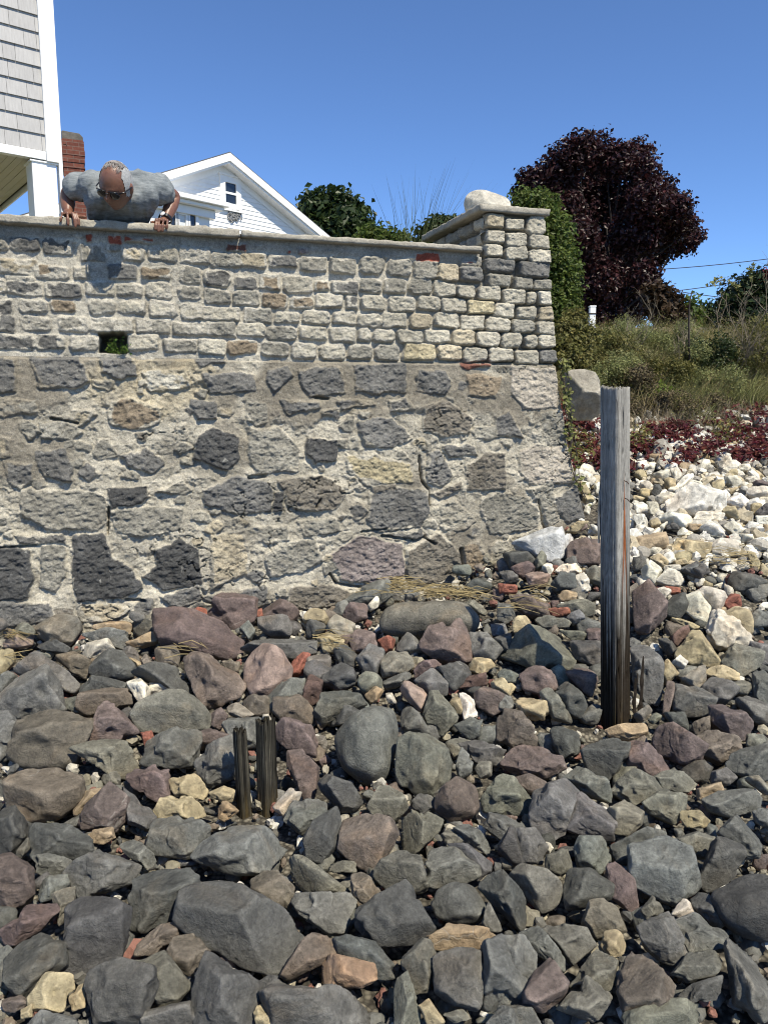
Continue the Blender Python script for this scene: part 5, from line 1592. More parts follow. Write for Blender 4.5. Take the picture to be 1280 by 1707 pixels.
for px, py, r, yy, sd, lab in ((548, 360, 1.0, 34, 3, "dark green round headed tree beside the white house's right eave"),):
    bl = [B_(530, 352, yy, 22), B_(556, 344, yy, 20), B_(578, 362, yy + 1, 26), B_(540, 372, yy, 30), B_(596, 378, yy, 18), B_(566, 380, yy - 1, 26), B_(515, 368, yy, 16)]
    plant("tree", gbase(552, 400, yy), bl, 9000, .15, M_DARK, lab, "tree", None, .2, sd, .4)
bl = [B_(625, 396, 15, 14), B_(650, 402, 15, 14), B_(610, 404, 15, 14), B_(668, 408, 15, 12), B_(640, 408, 15, 16)]
plant("shrub", gbase(640, 420, 15), bl, 3600, .055, M_GREEN, "low light green shrub behind the coping right of the dark round tree", "shrub", None, .05, 31)
bl = [B_(728, 384, 10, 18), B_(745, 376, 10, 15), B_(712, 396, 10, 16), B_(752, 392, 10, 16), B_(735, 402, 10, 18)]
plant("shrub", gbase(735, 420, 10), bl, 3200, .036, M_DARK, "dark green shrub behind the tall ornamental grass, left of the pillar cap", "shrub", None, .04, 32)
bl = [B_(882, 347, 8.4, 22), B_(900, 362, 8.4, 24), B_(914, 392, 8.2, 30), B_(922, 440, 8.1, 32), B_(936, 474, 8.1, 25), B_(926, 512, 8, 32), B_(908, 342, 8.4, 16), B_(950, 496, 8.0, 13), B_(890, 420, 8.6, 38), B_(895, 490, 8.6, 38), B_(868, 336, 8.5, 12), B_(940, 424, 8.1, 12), B_(948, 455, 8.1, 12)]
plant("tall_shrub", gbase(930, 600, 8.2), bl, 26000, .023, M_GREEN, "tall leafy green shrub growing up behind the stone pillar's right side", "shrub", None, .05, 33, fill=.3, cl_r=3.2)
bl = [B_(945, 560, 7.4, 26), B_(965, 575, 7.4, 22), B_(938, 590, 7.2, 24), B_(980, 560, 7.6, 16), B_(958, 600, 7.3, 20), B_(955, 535, 7.6, 18)]
plant("shrub", gbase(950, 640, 7.3), bl, 8000, .021, M_OLIVE, "yellowing olive shrub at the corner of the wall below the tall green shrub", "shrub", None, .025, 34)
bl = [B_(1105, 510, 22, 22), B_(1095, 490, 22, 14), B_(1118, 530, 22, 20)]
plant("tree", gbase(1105, 560, 22), bl, 3200, .085, m_leaf("bronze_leaf", (.042, .026, .014), .5, .3, .5, (.06, .035, .015)), "small bronze leaved tree right of the purple maple's trunk", "tree", None, .08, 35)
bl = [B_(1140, 522, 26, 20), B_(1132, 535, 26, 22), B_(1150, 540, 26, 18)]
plant("tree", gbase(1140, 560, 26), bl, 2600, .10, M_GREEN, "green tree between the bronze tree and the wider distant tree", "tree", None, .1, 36)
bl = [B_(1172, 528, 28, 18), B_(1190, 532, 28, 20), B_(1165, 540, 28, 20), B_(1208, 530, 28, 18), B_(1195, 545, 28, 22), B_(1220, 540, 28, 20)]
plant("tree", gbase(1190, 560, 28), bl, 4200, .10, M_DARK, "wide dark green distant tree behind the dead stalk", "tree", None, .12, 37)
M_RED = m_leaf("dark_hedge_leaf", (.020, .034, .012), .5, .25, .45, (.035, .05, .015))
bl = [B_(1240, 500, 13, 34), B_(1275, 492, 13, 38), B_(1300, 510, 13, 46), B_(1226, 520, 13, 24), B_(1262, 540, 12.8, 40), B_(1240, 555, 12.8, 34), B_(1310, 550, 13, 46), B_(1222, 545, 13, 18)]
e = plant("hedge_bush", gbase(1260, 590, 13), bl, 17000, .045, M_RED, "big dark rounded bush with a crest of red flowers at the right edge", "bush", None, .08, 38, fill=.15)
v, f, c = crown([tuple(np.array(B_(x, y, 12.9, r)) - np.array([*e.location, 0])) for x, y, r in ((1278, 463, 9), (1268, 466, 7), (1292, 464, 10))], 900, .03, np.random.default_rng(2))
mesh_np("red_flowers", v, f, m_leaf("red_flower", (.22, .012, .03), .4, .3, .5, (.3, .02, .05)), False, c, e)
# long shoots reaching out of the bush
def spray(px_pts, Y, name_, parent, n, size, mat, seed, rad=.006):
    rng = np.random.default_rng(seed); o_ = np.array(parent.location) if parent else np.zeros(3)
    pts = [P(x, y, Y) - o_ for x, y in px_pts]; mb = MB(); mb.tube(pts, [rad * (1 - .6 * i / len(pts)) for i in range(len(pts))], 5); mb.build("stem", MAT_BARK, parent, True)
    k = rng.uniform(0, len(pts) - 1.001, n); i = k.astype(int); q = np.array(pts); cen = q[i] + (q[i + 1] - q[i]) * (k - i)[:, None] + rng.normal(0, size * .8, (n, 3))
    nor = rng.normal(size=(n, 3)) + np.array([0, -.4, .5]); nor /= np.linalg.norm(nor, axis=1, keepdims=True); v, f = leaves(cen, nor, size, rng)
    return mesh_np(name_, v, f, mat, False, np.repeat(np.c_[rng.uniform(.3, 1, n), rng.uniform(0, 1, n), np.zeros(n)], 4, 0), parent)
M_YG = m_leaf("yellow_green_leaf", (.16, .18, .05), .4, .4, .5, (.26, .24, .10))
spray([(1235, 500), (1230, 480), (1215, 468), (1195, 466), (1182, 475)], 12.7, "leaves", e, 70, .035, M_YG, 3)
spray([(1248, 480), (1248, 460), (1250, 448), (1258, 440)], 12.7, "leaves", e, 50, .035, M_YG, 4)
spray([(1230, 505), (1212, 490), (1204, 500), (1203, 512)], 12.7, "leaves", e, 60, .035, M_DARK, 5)
# ferny weed in the drain hole
dhp = wall_pt(W(196, 588)[0], W(196, 590)[1], -.05); e = tag(empty("weed_plant", tuple(dhp)), "small bright green weed sprouting in the square drain hole of the wall", "plant")
rg = np.random.default_rng(6); mb = MB(); cen = []; k_ = 4.6 / FPX
for i in range(12):
    a = np.array([rg.uniform(-14, 18) * k_, rg.uniform(-.06, .03), 0]); b = a + np.array([rg.uniform(-12, 12) * k_, rg.uniform(-.05, .01), rg.uniform(6, 24) * k_]); mb.tube([a, (a + b) / 2 + rg.normal(0, .006, 3), b], [.0018, .0014, .0008], 4)
    cen += [a + (b - a) * s + rg.normal(0, .009, 3) for s in rg.uniform(.2, 1.1, 26)]
mb.build("stem", m_simple("green_stem", (.08, .12, .03), .7), e)
cen = np.array(cen); nor = rg.normal(size=cen.shape) + np.array([.2, -.6, .7]); nor /= np.linalg.norm(nor, axis=1, keepdims=True); v, f = leaves(cen, nor, .0085, rg)
mesh_np("leaves", v, f, m_leaf("weed_leaf", (.07, .14, .025), .45, .4, .5, (.14, .2, .04)), False, np.repeat(np.c_[rg.uniform(0, 1, len(cen)), rg.uniform(0, .8, len(cen)), cen[:, 0] * 0], 4, 0), e)
# creeper hanging down the wall's right corner
e = tag(empty("ivy_vine", tuple(wall_pt(S_END, .9, .05))), "thin yellow green vine hanging down the right corner of the wall", "vine")
o_ = np.array(e.location); rg = np.random.default_rng(16); mb = MB(); cen = []
for k, off in enumerate((-3, 3, 8, 0)):
    pts = []
    for y in np.linspace(598, 600 + (200, 130, 250, 80)[k], 14):
        q = wall_pt(*(W(np.interp(y, [598, 640, 700, 850], [930, 934, 940, 960]) + off + rg.normal(0, 2), y)), .05) - o_; pts.append(q)
    mb.tube(pts, [.003] * len(pts), 5); pts = np.array(pts)
    for _ in range(46):
        t_ = rg.uniform(0, len(pts) - 1.01); i = int(t_); cen.append(pts[i] + (pts[i + 1] - pts[i]) * (t_ - i) + rg.normal(0, .013, 3) + wN * .012)
mb.build("stem", MAT_BARK, e, True); cen = np.array(cen); nor = rg.normal(size=cen.shape) * .6 + wN + np.array([0, 0, .4]); nor /= np.linalg.norm(nor, axis=1, keepdims=True)
v, f = leaves(cen, nor, .018, rg); mesh_np("leaves", v, f, M_YG, False, np.repeat(np.c_[rg.uniform(0, 1, len(cen)), rg.uniform(0, .7, len(cen)), cen[:, 0] * 0], 4, 0), e)
# blades of grass
def blades(bases, hgt, wid, rng, lean=.5, seg=4, wind=(0.15, 0)):
    n = len(bases); az = rng.uniform(0, 2 * math.pi, n); L = hgt * rng.uniform(.55, 1.25, n); ln = rng.uniform(.1, 1, n) * lean
    dirs = np.c_[np.cos(az), np.sin(az), np.zeros(n)]; side = np.c_[-np.sin(az), np.cos(az), np.zeros(n)]; vs = []
    fa = rng.uniform(0, math.pi, n); side = np.c_[np.cos(fa), np.sin(fa) * .4, np.zeros(n)]
    for s in range(seg + 1):
        k = s / seg; c = bases + dirs * (L * ln * k ** 1.8)[:, None] + np.array([wind[0], wind[1], 0]) * (L * k ** 2)[:, None] + np.array([0, 0, 1]) * (L * (k - .35 * ln * k ** 2.2))[:, None]
        w_ = wid * (1 - k) ** .7 + wid * .08; vs += [c - side * w_, c + side * w_]
    v = np.stack(vs, 1).reshape(-1, 3); b = np.arange(n)[:, None] * (2 * seg + 2)
    f = np.concatenate([b + np.array([[2 * s, 2 * s + 1, 2 * s + 3, 2 * s + 2]]) for s in range(seg)])
    return v, f, 2 * seg + 2
def grass_obj(name, bases, hgt, wid, mat, seed, parent=None, lean=.5, seg=4, wind=(.15, 0)):
    rng = np.random.default_rng(seed); v, f, k = blades(np.array(bases), hgt, wid, rng, lean, seg, wind); n = len(bases)
    c = np.repeat(np.c_[rng.uniform(0, 1, n), rng.beta(1.3, 2, n), np.zeros(n)], k, 0); return mesh_np(name, v, f, mat, True, c, parent)
M_STRAW = m_leaf("straw_blade", (.24, .19, .095), .5, .3, .65, (.33, .26, .13))
M_BLADE = m_leaf("grey_green_blade", (.150, .172, .055), .6, .35, .65, (.29, .26, .11))
M_FINE = m_leaf("green_blade", (.070, .095, .028), .5, .35, .6, (.16, .16, .06))
M_TWIG = m_leaf("dry_twig", (.14, .11, .07), .5, .0, .8, (.24, .20, .14))
# ornamental grass behind the coping
b0 = P(690, 400, 6.6); e = tag(empty("ornamental_grass", (b0[0], b0[1], LAWN)), "tuft of tall feathery ornamental grass standing above the coping left of the pillar", "grass")
rg = np.random.default_rng(3); bs = np.c_[rg.normal(0, .10, 420), rg.normal(0, .08, 420), np.zeros(420)]
grass_obj("leaf_blades", bs, (b0[2] - LAWN + .06) * 1.22, .0034, M_FINE, 4, e, .85, 6)
bs = np.c_[rg.normal(.02, .07, 16), rg.normal(0, .04, 16), np.zeros(16)]
grass_obj("tall_stalks", bs, (b0[2] - LAWN + .12) * .98, .0030, M_BLADE, 5, e, .42, 8, (.16, 0))
M_BL2 = m_leaf("seeding_leaf", (.16, .165, .065), .55, .3, .6, (.32, .28, .15)); M_FE = m_leaf("feathery_leaf", (.19, .215, .075), .6, .4, .6, (.36, .34, .17)); M_BR = m_leaf("brown_leaf", (.095, .072, .042), .55, .2, .7, (.18, .15, .07))
# bank of weeds and dry grass
def bank_pts(n, poly, rng, jitter=0):
    out = []; poly = np.array(poly)
    while len(out) < n:
        px = rng.uniform(poly[:, 0].min(), poly[:, 0].max(), 400); py = rng.uniform(poly[:, 1].min(), poly[:, 1].max(), 400)
        for x, y in zip(px, py):
            if poly_sdf(np.array([x]), np.array([y]), poly)[0] > 0: out.append((x, y))
            if len(out) >= n: break
    return out
def on_ground(pts): return np.array([(lambda q: (q[0], q[1], gz(q[0], q[1])))(hit_shore(x, y, -.085)) for x, y in pts])
rg = np.random.default_rng(40)
def scatter(n, x0, x1, y0, y1, cond=None):
    x = rg.uniform(x0, x1, n * 3); y = rg.uniform(y0, y1, n * 3); m = (np.abs(x) < y * .60 + .8)
    if cond is not None: m &= cond(x, y)
    x, y = x[m][:n], y[m][:n]; return np.c_[x, y, ground_z(x[None], y[None])[0]]
patch = lambda x, y: fbm(np.c_[x * 1.3, y * 1.3, x * 0], 3, 77)
edge_y = lambda x: np.interp(x, [1.6, 2.3, 2.8, 3.5, 4.0, 4.6, 6], [8.9, 8.9, 8.4, 8.4, 8.9, 9.2, 9.5])
pts = scatter(9500, 1.9, 9, 8.2, 12.6, lambda x, y: (y > edge_y(x)) & (patch(x, y) > -.12))
tag(grass_obj("bank_grass", pts, .30, .0042, M_BLADE, 41, None, .9, 4, (.25, 0)), "grey green dry grass and weeds covering the bank", kind="stuff")
pts = scatter(4200, 1.9, 9, 8.6, 12.6, lambda x, y: (y > edge_y(x) + .2) & (patch(x + 9, y) > .02))
tag(grass_obj("straw_grass", pts, .42, .0036, M_STRAW, 42, None, .7, 4, (.3, 0)), "straw coloured seeding grass on the bank", kind="stuff")
pts = scatter(3400, 1.9, 7, 8.4, 12.0, lambda x, y: (y > edge_y(x) + .05) & (patch(x, y + 20) > .02))
tag(grass_obj("green_grass", pts, .36, .004, M_FINE, 43, None, .6, 4, (.22, 0)), "fresh green feathery weeds on the bank", kind="stuff")
pts = scatter(5200, 1.7, 7, 8.0, 10.2, lambda x, y: (y > edge_y(x) - .35) & (y < edge_y(x) + .9) & (patch(x + 3, y) > -.2))
tag(grass_obj("brown_brush", pts, .30, .0030, M_TWIG, 44, None, 1.6, 5, (0, 0)), "tangled brown dead brush at the lower edge of the bank", kind="stuff")
x_ = scatter(1500, 1.9, 7, 8.4, 12.0, lambda x, y: (y > edge_y(x)) & (patch(x * .8, y * .8 + 5) > -.1)); cen = np.repeat(x_, 14, 0) + np.c_[rg.normal(0, .06, (len(x_) * 14, 2)), np.repeat(rg.uniform(.05, .5, len(x_)), 14) * rg.uniform(.3, 1.1, len(x_) * 14)]
nor = rg.normal(size=cen.shape) + np.array([0, -.3, .8]); nor /= np.linalg.norm(nor, axis=1, keepdims=True); v, f = leaves(cen, nor, .016, rg, .4)
tag(mesh_np("bank_weeds", v, f, M_OLIVE, False, np.repeat(np.c_[rg.uniform(0, 1, len(cen)), np.repeat(rg.beta(1, 2, len(x_)), 14), cen[:, 0] * 0], 4, 0)), "small leaved olive weeds growing through the grass of the bank", kind="stuff")
for px, py, w_, h_, Yd, mt, sd, lab in ((1010, 585, 46, 34, 9.9, M_OLIVE, 1, "grey green weedy bush rising behind the top of the tall post"), (1075, 590, 40, 26, 10.2, M_BL2, 2, "pale seeding bush in the middle of the bank"), (1185, 590, 34, 30, 10.0, M_DARK, 3, "dark green low bush in front of the concrete wall's right end"),
        (1245, 600, 44, 40, 10.2, M_BL2, 4, "tangled olive bush below the dark flowering bush at the right"), (1125, 610, 36, 22, 9.7, M_OLIVE, 5, "olive weed bush just right of centre on the bank"), (1050, 640, 44, 26, 9.3, M_BR, 6, "brown brushy bush right of the tall post's top"), (1165, 672, 50, 22, 8.9, M_BR, 7, "low brown brush mound above the red creeper"),
        (1070, 676, 44, 20, 8.8, M_BR, 8, "dark brown brushy mound low on the bank right of the post"), (1110, 560, 40, 22, 10.8, M_FE, 9, "feathery pale green bush under the dead stalk at the bank's top"), (1040, 555, 40, 22, 10.8, M_FE, 10, "feathery green bush left of the dead stalk by the marker post"),
        (1020, 620, 36, 30, 9.4, M_FE, 11, "light green feathery bush right behind the tall post's top"), (1200, 640, 40, 28, 9.5, M_FE, 12, "light green feathery bush at the right of the bank"), (1262, 570, 30, 40, 10.0, M_OLIVE, 13, "tall olive weed bush against the right edge"), (1150, 600, 40, 24, 10.0, M_FE, 14, "feathery green bush in the middle of the bank, right of the stalk"), (1265, 660, 34, 24, 9.4, M_OLIVE, 15, "olive bush beside the arching pale grass clump")):
    r_ = np.random.default_rng(sd); bl = [(*P(px + r_.uniform(-1, 1) * w_, py + r_.uniform(-1, 1) * h_ * .7, Yd + r_.uniform(-.3, .3)), r_.uniform(.45, .8) * h_ / FPX * Yd) for _ in range(9)]
    b_ = P(px, py, Yd); fe = mt in (M_FE, M_BL2); plant("weed_bush", (b_[0], b_[1], gz(b_[0], b_[1])), bl, 6500 if fe else 5200, .0125 if fe else .016, mt, lab, "bush", None, .012, 80 + sd, .3, fill=.5, clump=9, cl_r=3.0)
# red creeper
rg2 = np.random.default_rng(45)
cr_pts = [p for p in bank_pts(520, [(1050, 735), (1090, 715), (1160, 712), (1230, 725), (1290, 730), (1290, 770), (1200, 778), (1120, 785), (1050, 790), (1010, 795), (1000, 760)], rg2)]
cr_pts += bank_pts(240, [(930, 690), (965, 672), (1000, 690), (1003, 790), (960, 792), (940, 740)], rg2) + bank_pts(90, [(1170, 690), (1290, 680), (1290, 735), (1180, 725)], rg2)
cen = []; tone = []
for x, y in cr_pts:
    if fbm(np.array([[x / 28, y / 14, 0.]]), 2, 5)[0] > .04 or rg2.random() < .15: continue
    q = hit_shore(x, y, .0)
    for _ in range(11): cen.append(q + rg2.normal(0, .055, 3) * np.array([1, 1, .55]) + np.array([0, 0, .06]))
cen = np.array(cen); nor = rg2.normal(size=cen.shape) * .6 + np.array([.1, -.4, 1]); nor /= np.linalg.norm(nor, axis=1, keepdims=True); v, f = leaves(cen, nor, .030, rg2, .55)
tag(mesh_np("red_creeper", v, f, m_leaf("creeper_leaf", (.085, .012, .020), .55, .35, .5, (.13, .05, .022)), False, np.repeat(np.c_[rg2.uniform(0, 1, len(cen)), rg2.beta(1, 3, len(cen)), cen[:, 0] * 0], 4, 0)), "dark red creeper spreading over the pale rocks", kind="stuff")
cen = []
for x, y in bank_pts(46, [(950, 735), (985, 740), (985, 780), (950, 780)], rg2) + bank_pts(40, [(1045, 735), (1080, 728), (1085, 745), (1050, 755)], rg2) + bank_pts(44, [(1180, 715), (1235, 700), (1235, 745), (1190, 745)], rg2):
    q = hit_shore(x, y, 0.0); cen += [q + rg2.normal(0, .05, 3) + np.array([0, 0, .05]) for _ in range(9)]
cen = np.array(cen); nor = rg2.normal(size=cen.shape) * .6 + np.array([.1, -.4, 1]); nor /= np.linalg.norm(nor, axis=1, keepdims=True); v, f = leaves(cen, nor, .024, rg2, .5)
tag(mesh_np("green_creeper", v, f, M_OLIVE, False, np.repeat(np.c_[rg2.uniform(0, 1, len(cen)), rg2.uniform(0, 1, len(cen)), cen[:, 0] * 0], 4, 0)), "patches of green creeper among the red", kind="stuff")
# bright green plant in the brush
q = hit_shore(1112, 676, -.05); bl = [(*(P(1105, 655, q[1] - .1)), .10), (*(P(1120, 664, q[1] - .1)), .10), (*(P(1132, 672, q[1] - .1)), .08)]
plant("green_plant", tuple(q), bl, 700, .022, m_leaf("bright_leaf", (.13, .20, .025), .4, .45, .5, (.2, .26, .04)), "small bright lime green plant in the brown brush right of the post top", "plant", None, .012, 51)
# arching pale grass clump
q = hit_shore(1243, 690, -.05); e = tag(empty("grass_clump", tuple(q)), "arching clump of pale grass drooping to the right near the right edge", "grass")
rg = np.random.default_rng(9); grass_obj("leaf_blades", np.c_[rg.normal(0, .10, 240), rg.normal(0, .08, 240), np.zeros(240)], .52, .004, M_BLADE, 52, e, 1.3, 7, (.55, 0))
# bare twiggy weeds
def twigs(name, base, hgt, n, seed, label, spread=.35, group=None, mat=None, lean=0.0):
    rng = np.random.default_rng(seed); e = tag(empty(name, tuple(base)), label, "weed", group); mb = MB()
    def grow(p, d, L, r, dep):
        pts = [p]; q = p
        for _ in range(5):
            d = d + rng.normal(0, .13, 3) + np.array([0, 0, .05]); d = d / np.linalg.norm(d); q = q + d * L / 5; pts.append(q)
        mb.tube(pts, [r * (1 - .6 * i / 5) for i in range(6)], 4)
        if dep:
            for _ in range(7):
                i = rng.integers(1, 6); a = d + rng.normal(0, .6, 3); a[2] = abs(a[2]) * .7 + .35; grow(pts[i], a / np.linalg.norm(a), L * rng.uniform(.22, .42), r * .5, dep - 1)
    for _ in range(n): grow(rng.normal(0, .05, 3) * np.array([1, 1, 0]), np.array([rng.normal(lean, spread), rng.normal(0, spread), 1.0]), hgt * rng.uniform(.7, 1.1), .0065, 2)
    mb.build("twigs", mat or MAT_TW, e); return e
MAT_TW = m_simple("grey_twig", (.20, .165, .12), .9, .25, 30); MAT_TD = m_simple("dark_twig", (.04, .032, .028), .9, .2, 30)
twigs("dry_weed", hit_shore(1258, 640, -.06), 1.15, 5, 61, "tall bare branching dry weed in front of the dark bush at the right edge")
twigs("dry_weed", hit_shore(1225, 640, -.06), .85, 4, 62, "dry branching weed leaning right, between the dead stalk and the edge weed", .4)
twigs("dry_weed", hit_shore(1130, 640, -.06), .85, 4, 63, "slender dry weed left of the tall dead stalk", .25)
twigs("dry_weed", hit_shore(1030, 625, -.06), .95, 4, 64, "dry seedy weed rising behind the top of the tall post, leaning right", .25, lean=.35)
q = hit_shore(1150, 650, -.06); st_ = [P(1149, 600, q[1]), P(1148, 540, q[1]), P(1149, 505, q[1]), P(1153, 485, q[1])]; mb = MB(); mb.tube([q] + st_, [.013, .012, .011, .009, .006], 6)
tag(mb.build("dead_stalk", MAT_TD, None, True), "single tall dark dead stalk sticking up from the weeds against the sky", "stalk")
# granite block behind the wall's end
gb = [(941, 618), (972, 617), (992, 622), (998, 632), (1001, 690), (990, 702), (945, 702)]
c0 = P(970, 660, 6.55); ring = np.array([((P(x, y, 6.55) - c0)[0], (P(x, y, 6.55) - c0)[2]) for x, y in gb]); v, f = rock_verts(ring * np.array([1.04, 1.06]), .16, .34, .12, np.random.default_rng(71), 5, .5)
o = mesh_np("granite_block", np.c_[v[:, 0], -v[:, 2], v[:, 1]], f, MAT_PALE, True, None, None, tuple(c0)); o.color = (.30, .275, .225, 1); tag(o, "squared granite block with a rounded corner, behind the right end of the wall", "block")
# low tan retaining wall and post at the top of the bank
a, b = P(985, 553, 13.0), P(1185, 556, 13.0); e = tag(empty("concrete_wall", tuple(a)), "low tan concrete wall running behind the weeds at the top of the bank", "wall")
rw = MB(); L = b[0] - a[0]; rw.box(0, L, 0, .25, -1.0, 0); rw.build("wall", m_simple("tan_concrete", (.33, .25, .17), .9, .25, 5, .3), e); rw = MB(); rw.box(-.03, L + .03, -.03, .28, .002, .07); rw.build("cap", m_simple("tan_cap", (.40, .31, .22), .9, .2, 8), e)
q = P(986, 545, 12.0); tq = P(985, 510, 12.0); e = tag(empty("marker_post", (q[0], q[1], gz(q[0], q[1]))), "short white marker post in the weeds at the foot of the purple maple", "post"); hh = tq[2] - gz(q[0], q[1])
rw = MB(); rw.box(-.045, .045, -.045, .045, -.1, hh - .02); rw.build("shaft", MAT_WHITE, e, False, .008); rw = MB(); rw.box(-.05, .05, -.05, .05, hh - .018, hh + .004); rw.build("cap", MAT_TRIM, e, False, .006); rw = MB(); rw.box(-.05, .05, -.05, .05, hh * .80, hh * .83); rw.build("band", MAT_TD, e)
# overhead wires
for (p0, p1, sg, lab) in (((860, 452), (1420, 409), .5, "topmost overhead wire crossing the sky right of the maple"), ((940, 494), (1420, 425), .6, "middle overhead wire rising to the right, crossing the lowest one"), ((960, 448), (1420, 503), .6, "lowest overhead wire sloping down to the right behind the dark bush")):
    Yw = 45; a, b = P(*p0, Yw), P(*p1, Yw); mb = MB(); mb.tube([a + (b - a) * k / 16 - np.array([0, 0, sg * 4 * (k / 16) * (1 - k / 16)]) for k in range(17)], .022, 5); tag(mb.build("overhead_wire", MAT_TD, None, True), lab, "wire")
# driftwood and straw
q0, q1, q2 = hit_shore(1052, 722, .02), hit_shore(1075, 727, .04), hit_shore(1098, 738, .03); mb = MB(); mb.tube([q0, (q0 + q1) / 2 + np.array([0, 0, .01]), q1, q2], [.022, .026, .022, .008], 8)
tag(mb.build("driftwood_stick", m_simple("pale_driftwood", (.38, .34, .28), .85, .2, 20, .4), None, True), "pale driftwood stick lying in the creeper right of the post", "driftwood")
def straws(name, pts, n, L, label, seed, kind):
    rng = np.random.default_rng(seed); vs = []; fs = []; cs = []
    for _ in range(n):
        x, y = pts[rng.integers(len(pts))]; q = hit_shore(x + rng.normal(0, 12), y + rng.normal(0, 5), .07 + rng.uniform(0, .05)); q[1] = min(q[1], wall_y(q[0]) - .06); a = rng.normal(0, .45) + (0 if rng.random() < .75 else 1.2); l = L * rng.uniform(.4, 1.2)
        d = np.array([math.cos(a), -abs(math.sin(a)) * .6 - .1, rng.normal(.03, .12)]); s = np.array([0, .0016, .0016]); n0 = len(vs); m_ = q + np.array([0, 0, rng.uniform(0, .03)])
        vs += [q - d * l / 2 - s, q - d * l / 2 + s, m_ + s, m_ - s, q + d * l / 2 + s * .5, q + d * l / 2 - s * .5]; fs += [(n0, n0 + 1, n0 + 2, n0 + 3), (n0 + 3, n0 + 2, n0 + 4, n0 + 5)]; cs += [(rng.uniform(0, 1), rng.uniform(0, 1), 0)] * 6
    return tag(mesh_np(name, vs, fs, M_STRAW, False, cs), label, kind=kind)
straws("dry_straw", [(665, 972), (690, 980), (720, 985), (750, 990), (780, 992), (640, 980)], 170, .22, "heap of dry straw washed up at the wall foot", 5, "stuff")
straws("scattered_straw", [(880, 1000), (905, 985), (870, 1015), (1195, 935), (1220, 925), (1240, 940), (20, 1060), (40, 1100), (310, 1085), (545, 1060), (560, 1070)], 110, .2, "scattered straws between the rocks", 6, "stuff")
# round stone lying on the pillar cap
bs = [(773, 346), (774, 332), (781, 321), (793, 315.5), (808, 315), (821, 319), (834, 324), (845, 329), (850, 338), (850, 352), (838, 360), (790, 362), (777, 358)]
Yb = 5.75; c0 = P(812, 340, Yb); ring = np.array([((P(x, y, Yb) - c0)[0], (P(x, y, Yb) - c0)[2]) for x, y in bs]); v, f = rock_verts(ring * 1.05, .15, .15, .5, np.random.default_rng(72), 5, .35)
o = mesh_np("round_stone", np.c_[v[:, 0], -v[:, 2], v[:, 1]], f, MAT_PALE, True, None, None, tuple(c0)); o.color = (.46, .43, .36, 1); tag(o, "pale rounded granite stone resting on top of the pillar cap", "stone")
# ------------------------------------------------------------------ the man leaning over the coping
so_, zo_ = W(197, 368, .07); OM = wall_pt(so_, zo_, .07)
def L(x, f, z): return OM + wA * x + wN * f + np.array([0, 0, z])
def Q(px, py, f): s, z = W(px, py, .07 + f); return wall_pt(s, z, .07 + f)
def skin_mesh(pts, edges, root=0, sub=2):
    me = bpy.data.meshes.new("tmp"); me.from_pydata([tuple(p[0]) for p in pts], edges, [])
    o = bpy.data.objects.new("tmp", me); col.objects.link(o); o.modifiers.new("skin", 'SKIN')
    for v, p in zip(me.skin_vertices[0].data, pts): r = p[1]; v.radius = (r, r) if not hasattr(r, '__len__') else r
    me.skin_vertices[0].data[root].use_root = True
    m = o.modifiers.new("sub", 'SUBSURF'); m.levels = m.render_levels = sub
    dg = bpy.context.evaluated_depsgraph_get(); out = bpy.data.meshes.new_from_object(o.evaluated_get(dg)); bpy.data.objects.remove(o); return out
def mesh_arrays(me):
    v = np.empty(len(me.vertices) * 3); me.vertices.foreach_get("co", v); return v.reshape(-1, 3), [tuple(p.vertices) for p in me.polygons]
def fuse(parts, voxel, smooth=2):
    vs, fs = [], []
    for v, f in parts:
        n = len(vs); vs += [tuple(x) for x in v]; fs += [tuple(i + n for i in q) for q in f]
    me = bpy.data.meshes.new("tmp"); me.from_pydata(vs, [], fs); o = bpy.data.objects.new("tmp", me); col.objects.link(o)
    m = o.modifiers.new("r", 'REMESH'); m.mode = 'VOXEL'; m.voxel_size = voxel
    if smooth: s = o.modifiers.new("s", 'SMOOTH'); s.factor = .5; s.iterations = smooth
    dg = bpy.context.evaluated_depsgraph_get(); out = bpy.data.meshes.new_from_object(o.evaluated_get(dg)); bpy.data.objects.remove(o); return out
def ball(c, r, ax=None, lv=3):
    V, F = ICO[lv]; v = V * np.array(r)
    if ax is not None: v = v @ np.array(ax)
    return v + np.array(c), [tuple(x) for x in F]
def tube_part(pts, rad, k=10):
    mb = MB(); mb.tube(pts, rad, k); return [ (np.array(mb.v), mb.f) ] + [ball(p, (r, r, r), None, 2) for p, r in zip(pts, rad)]
AX = np.array([wA, wN, [0, 0, 1.]])
man = tag(empty("person", tuple(L(0, -.6, LAWN - zo_))), "man in grey T-shirt and sunglasses leaning over the wall, both hands on the coping", "person")
MO = np.array(man.location)
def man_part(name, me, mat, smooth=True):
    me.name = name; me.materials.clear(); me.materials.append(mat)
    me.transform(Matrix.Translation(-Vector(MO))); me.polygons.foreach_set("use_smooth", [smooth] * len(me.polygons)); return link(name, me, man)
zf = LAWN - zo_
SHL, SHR = Q(150, 304, -.02), Q(250, 307, -.02); ELL, ELR = Q(113, 320, -.20), Q(292, 327, -.18)
WRL, WRR = L(-.262, -.085, .040), L(.252, -.080, .036)
HC = Q(194, 309, .17)
torso = [(L(0, -.56, .06), .15), (L(0, -.40, .09), .14), (L(0, -.20, .115), (.185, .125)), (L(0, -.06, .110), (.130, .085)), (L(.0, .045, .160), .055), (HC + np.array([0, 0, -.03]) - wN * .04, .058)]
legs = [(L(-.10, -.58, -.02), .11), (L(-.12, -.60, (zf) * .52), .070), (L(-.12, -.66, zf + .09), .048), (L(.10, -.58, -.02), .11), (L(.12, -.58, (zf) * .52), .070), (L(.12, -.64, zf + .09), .048)]
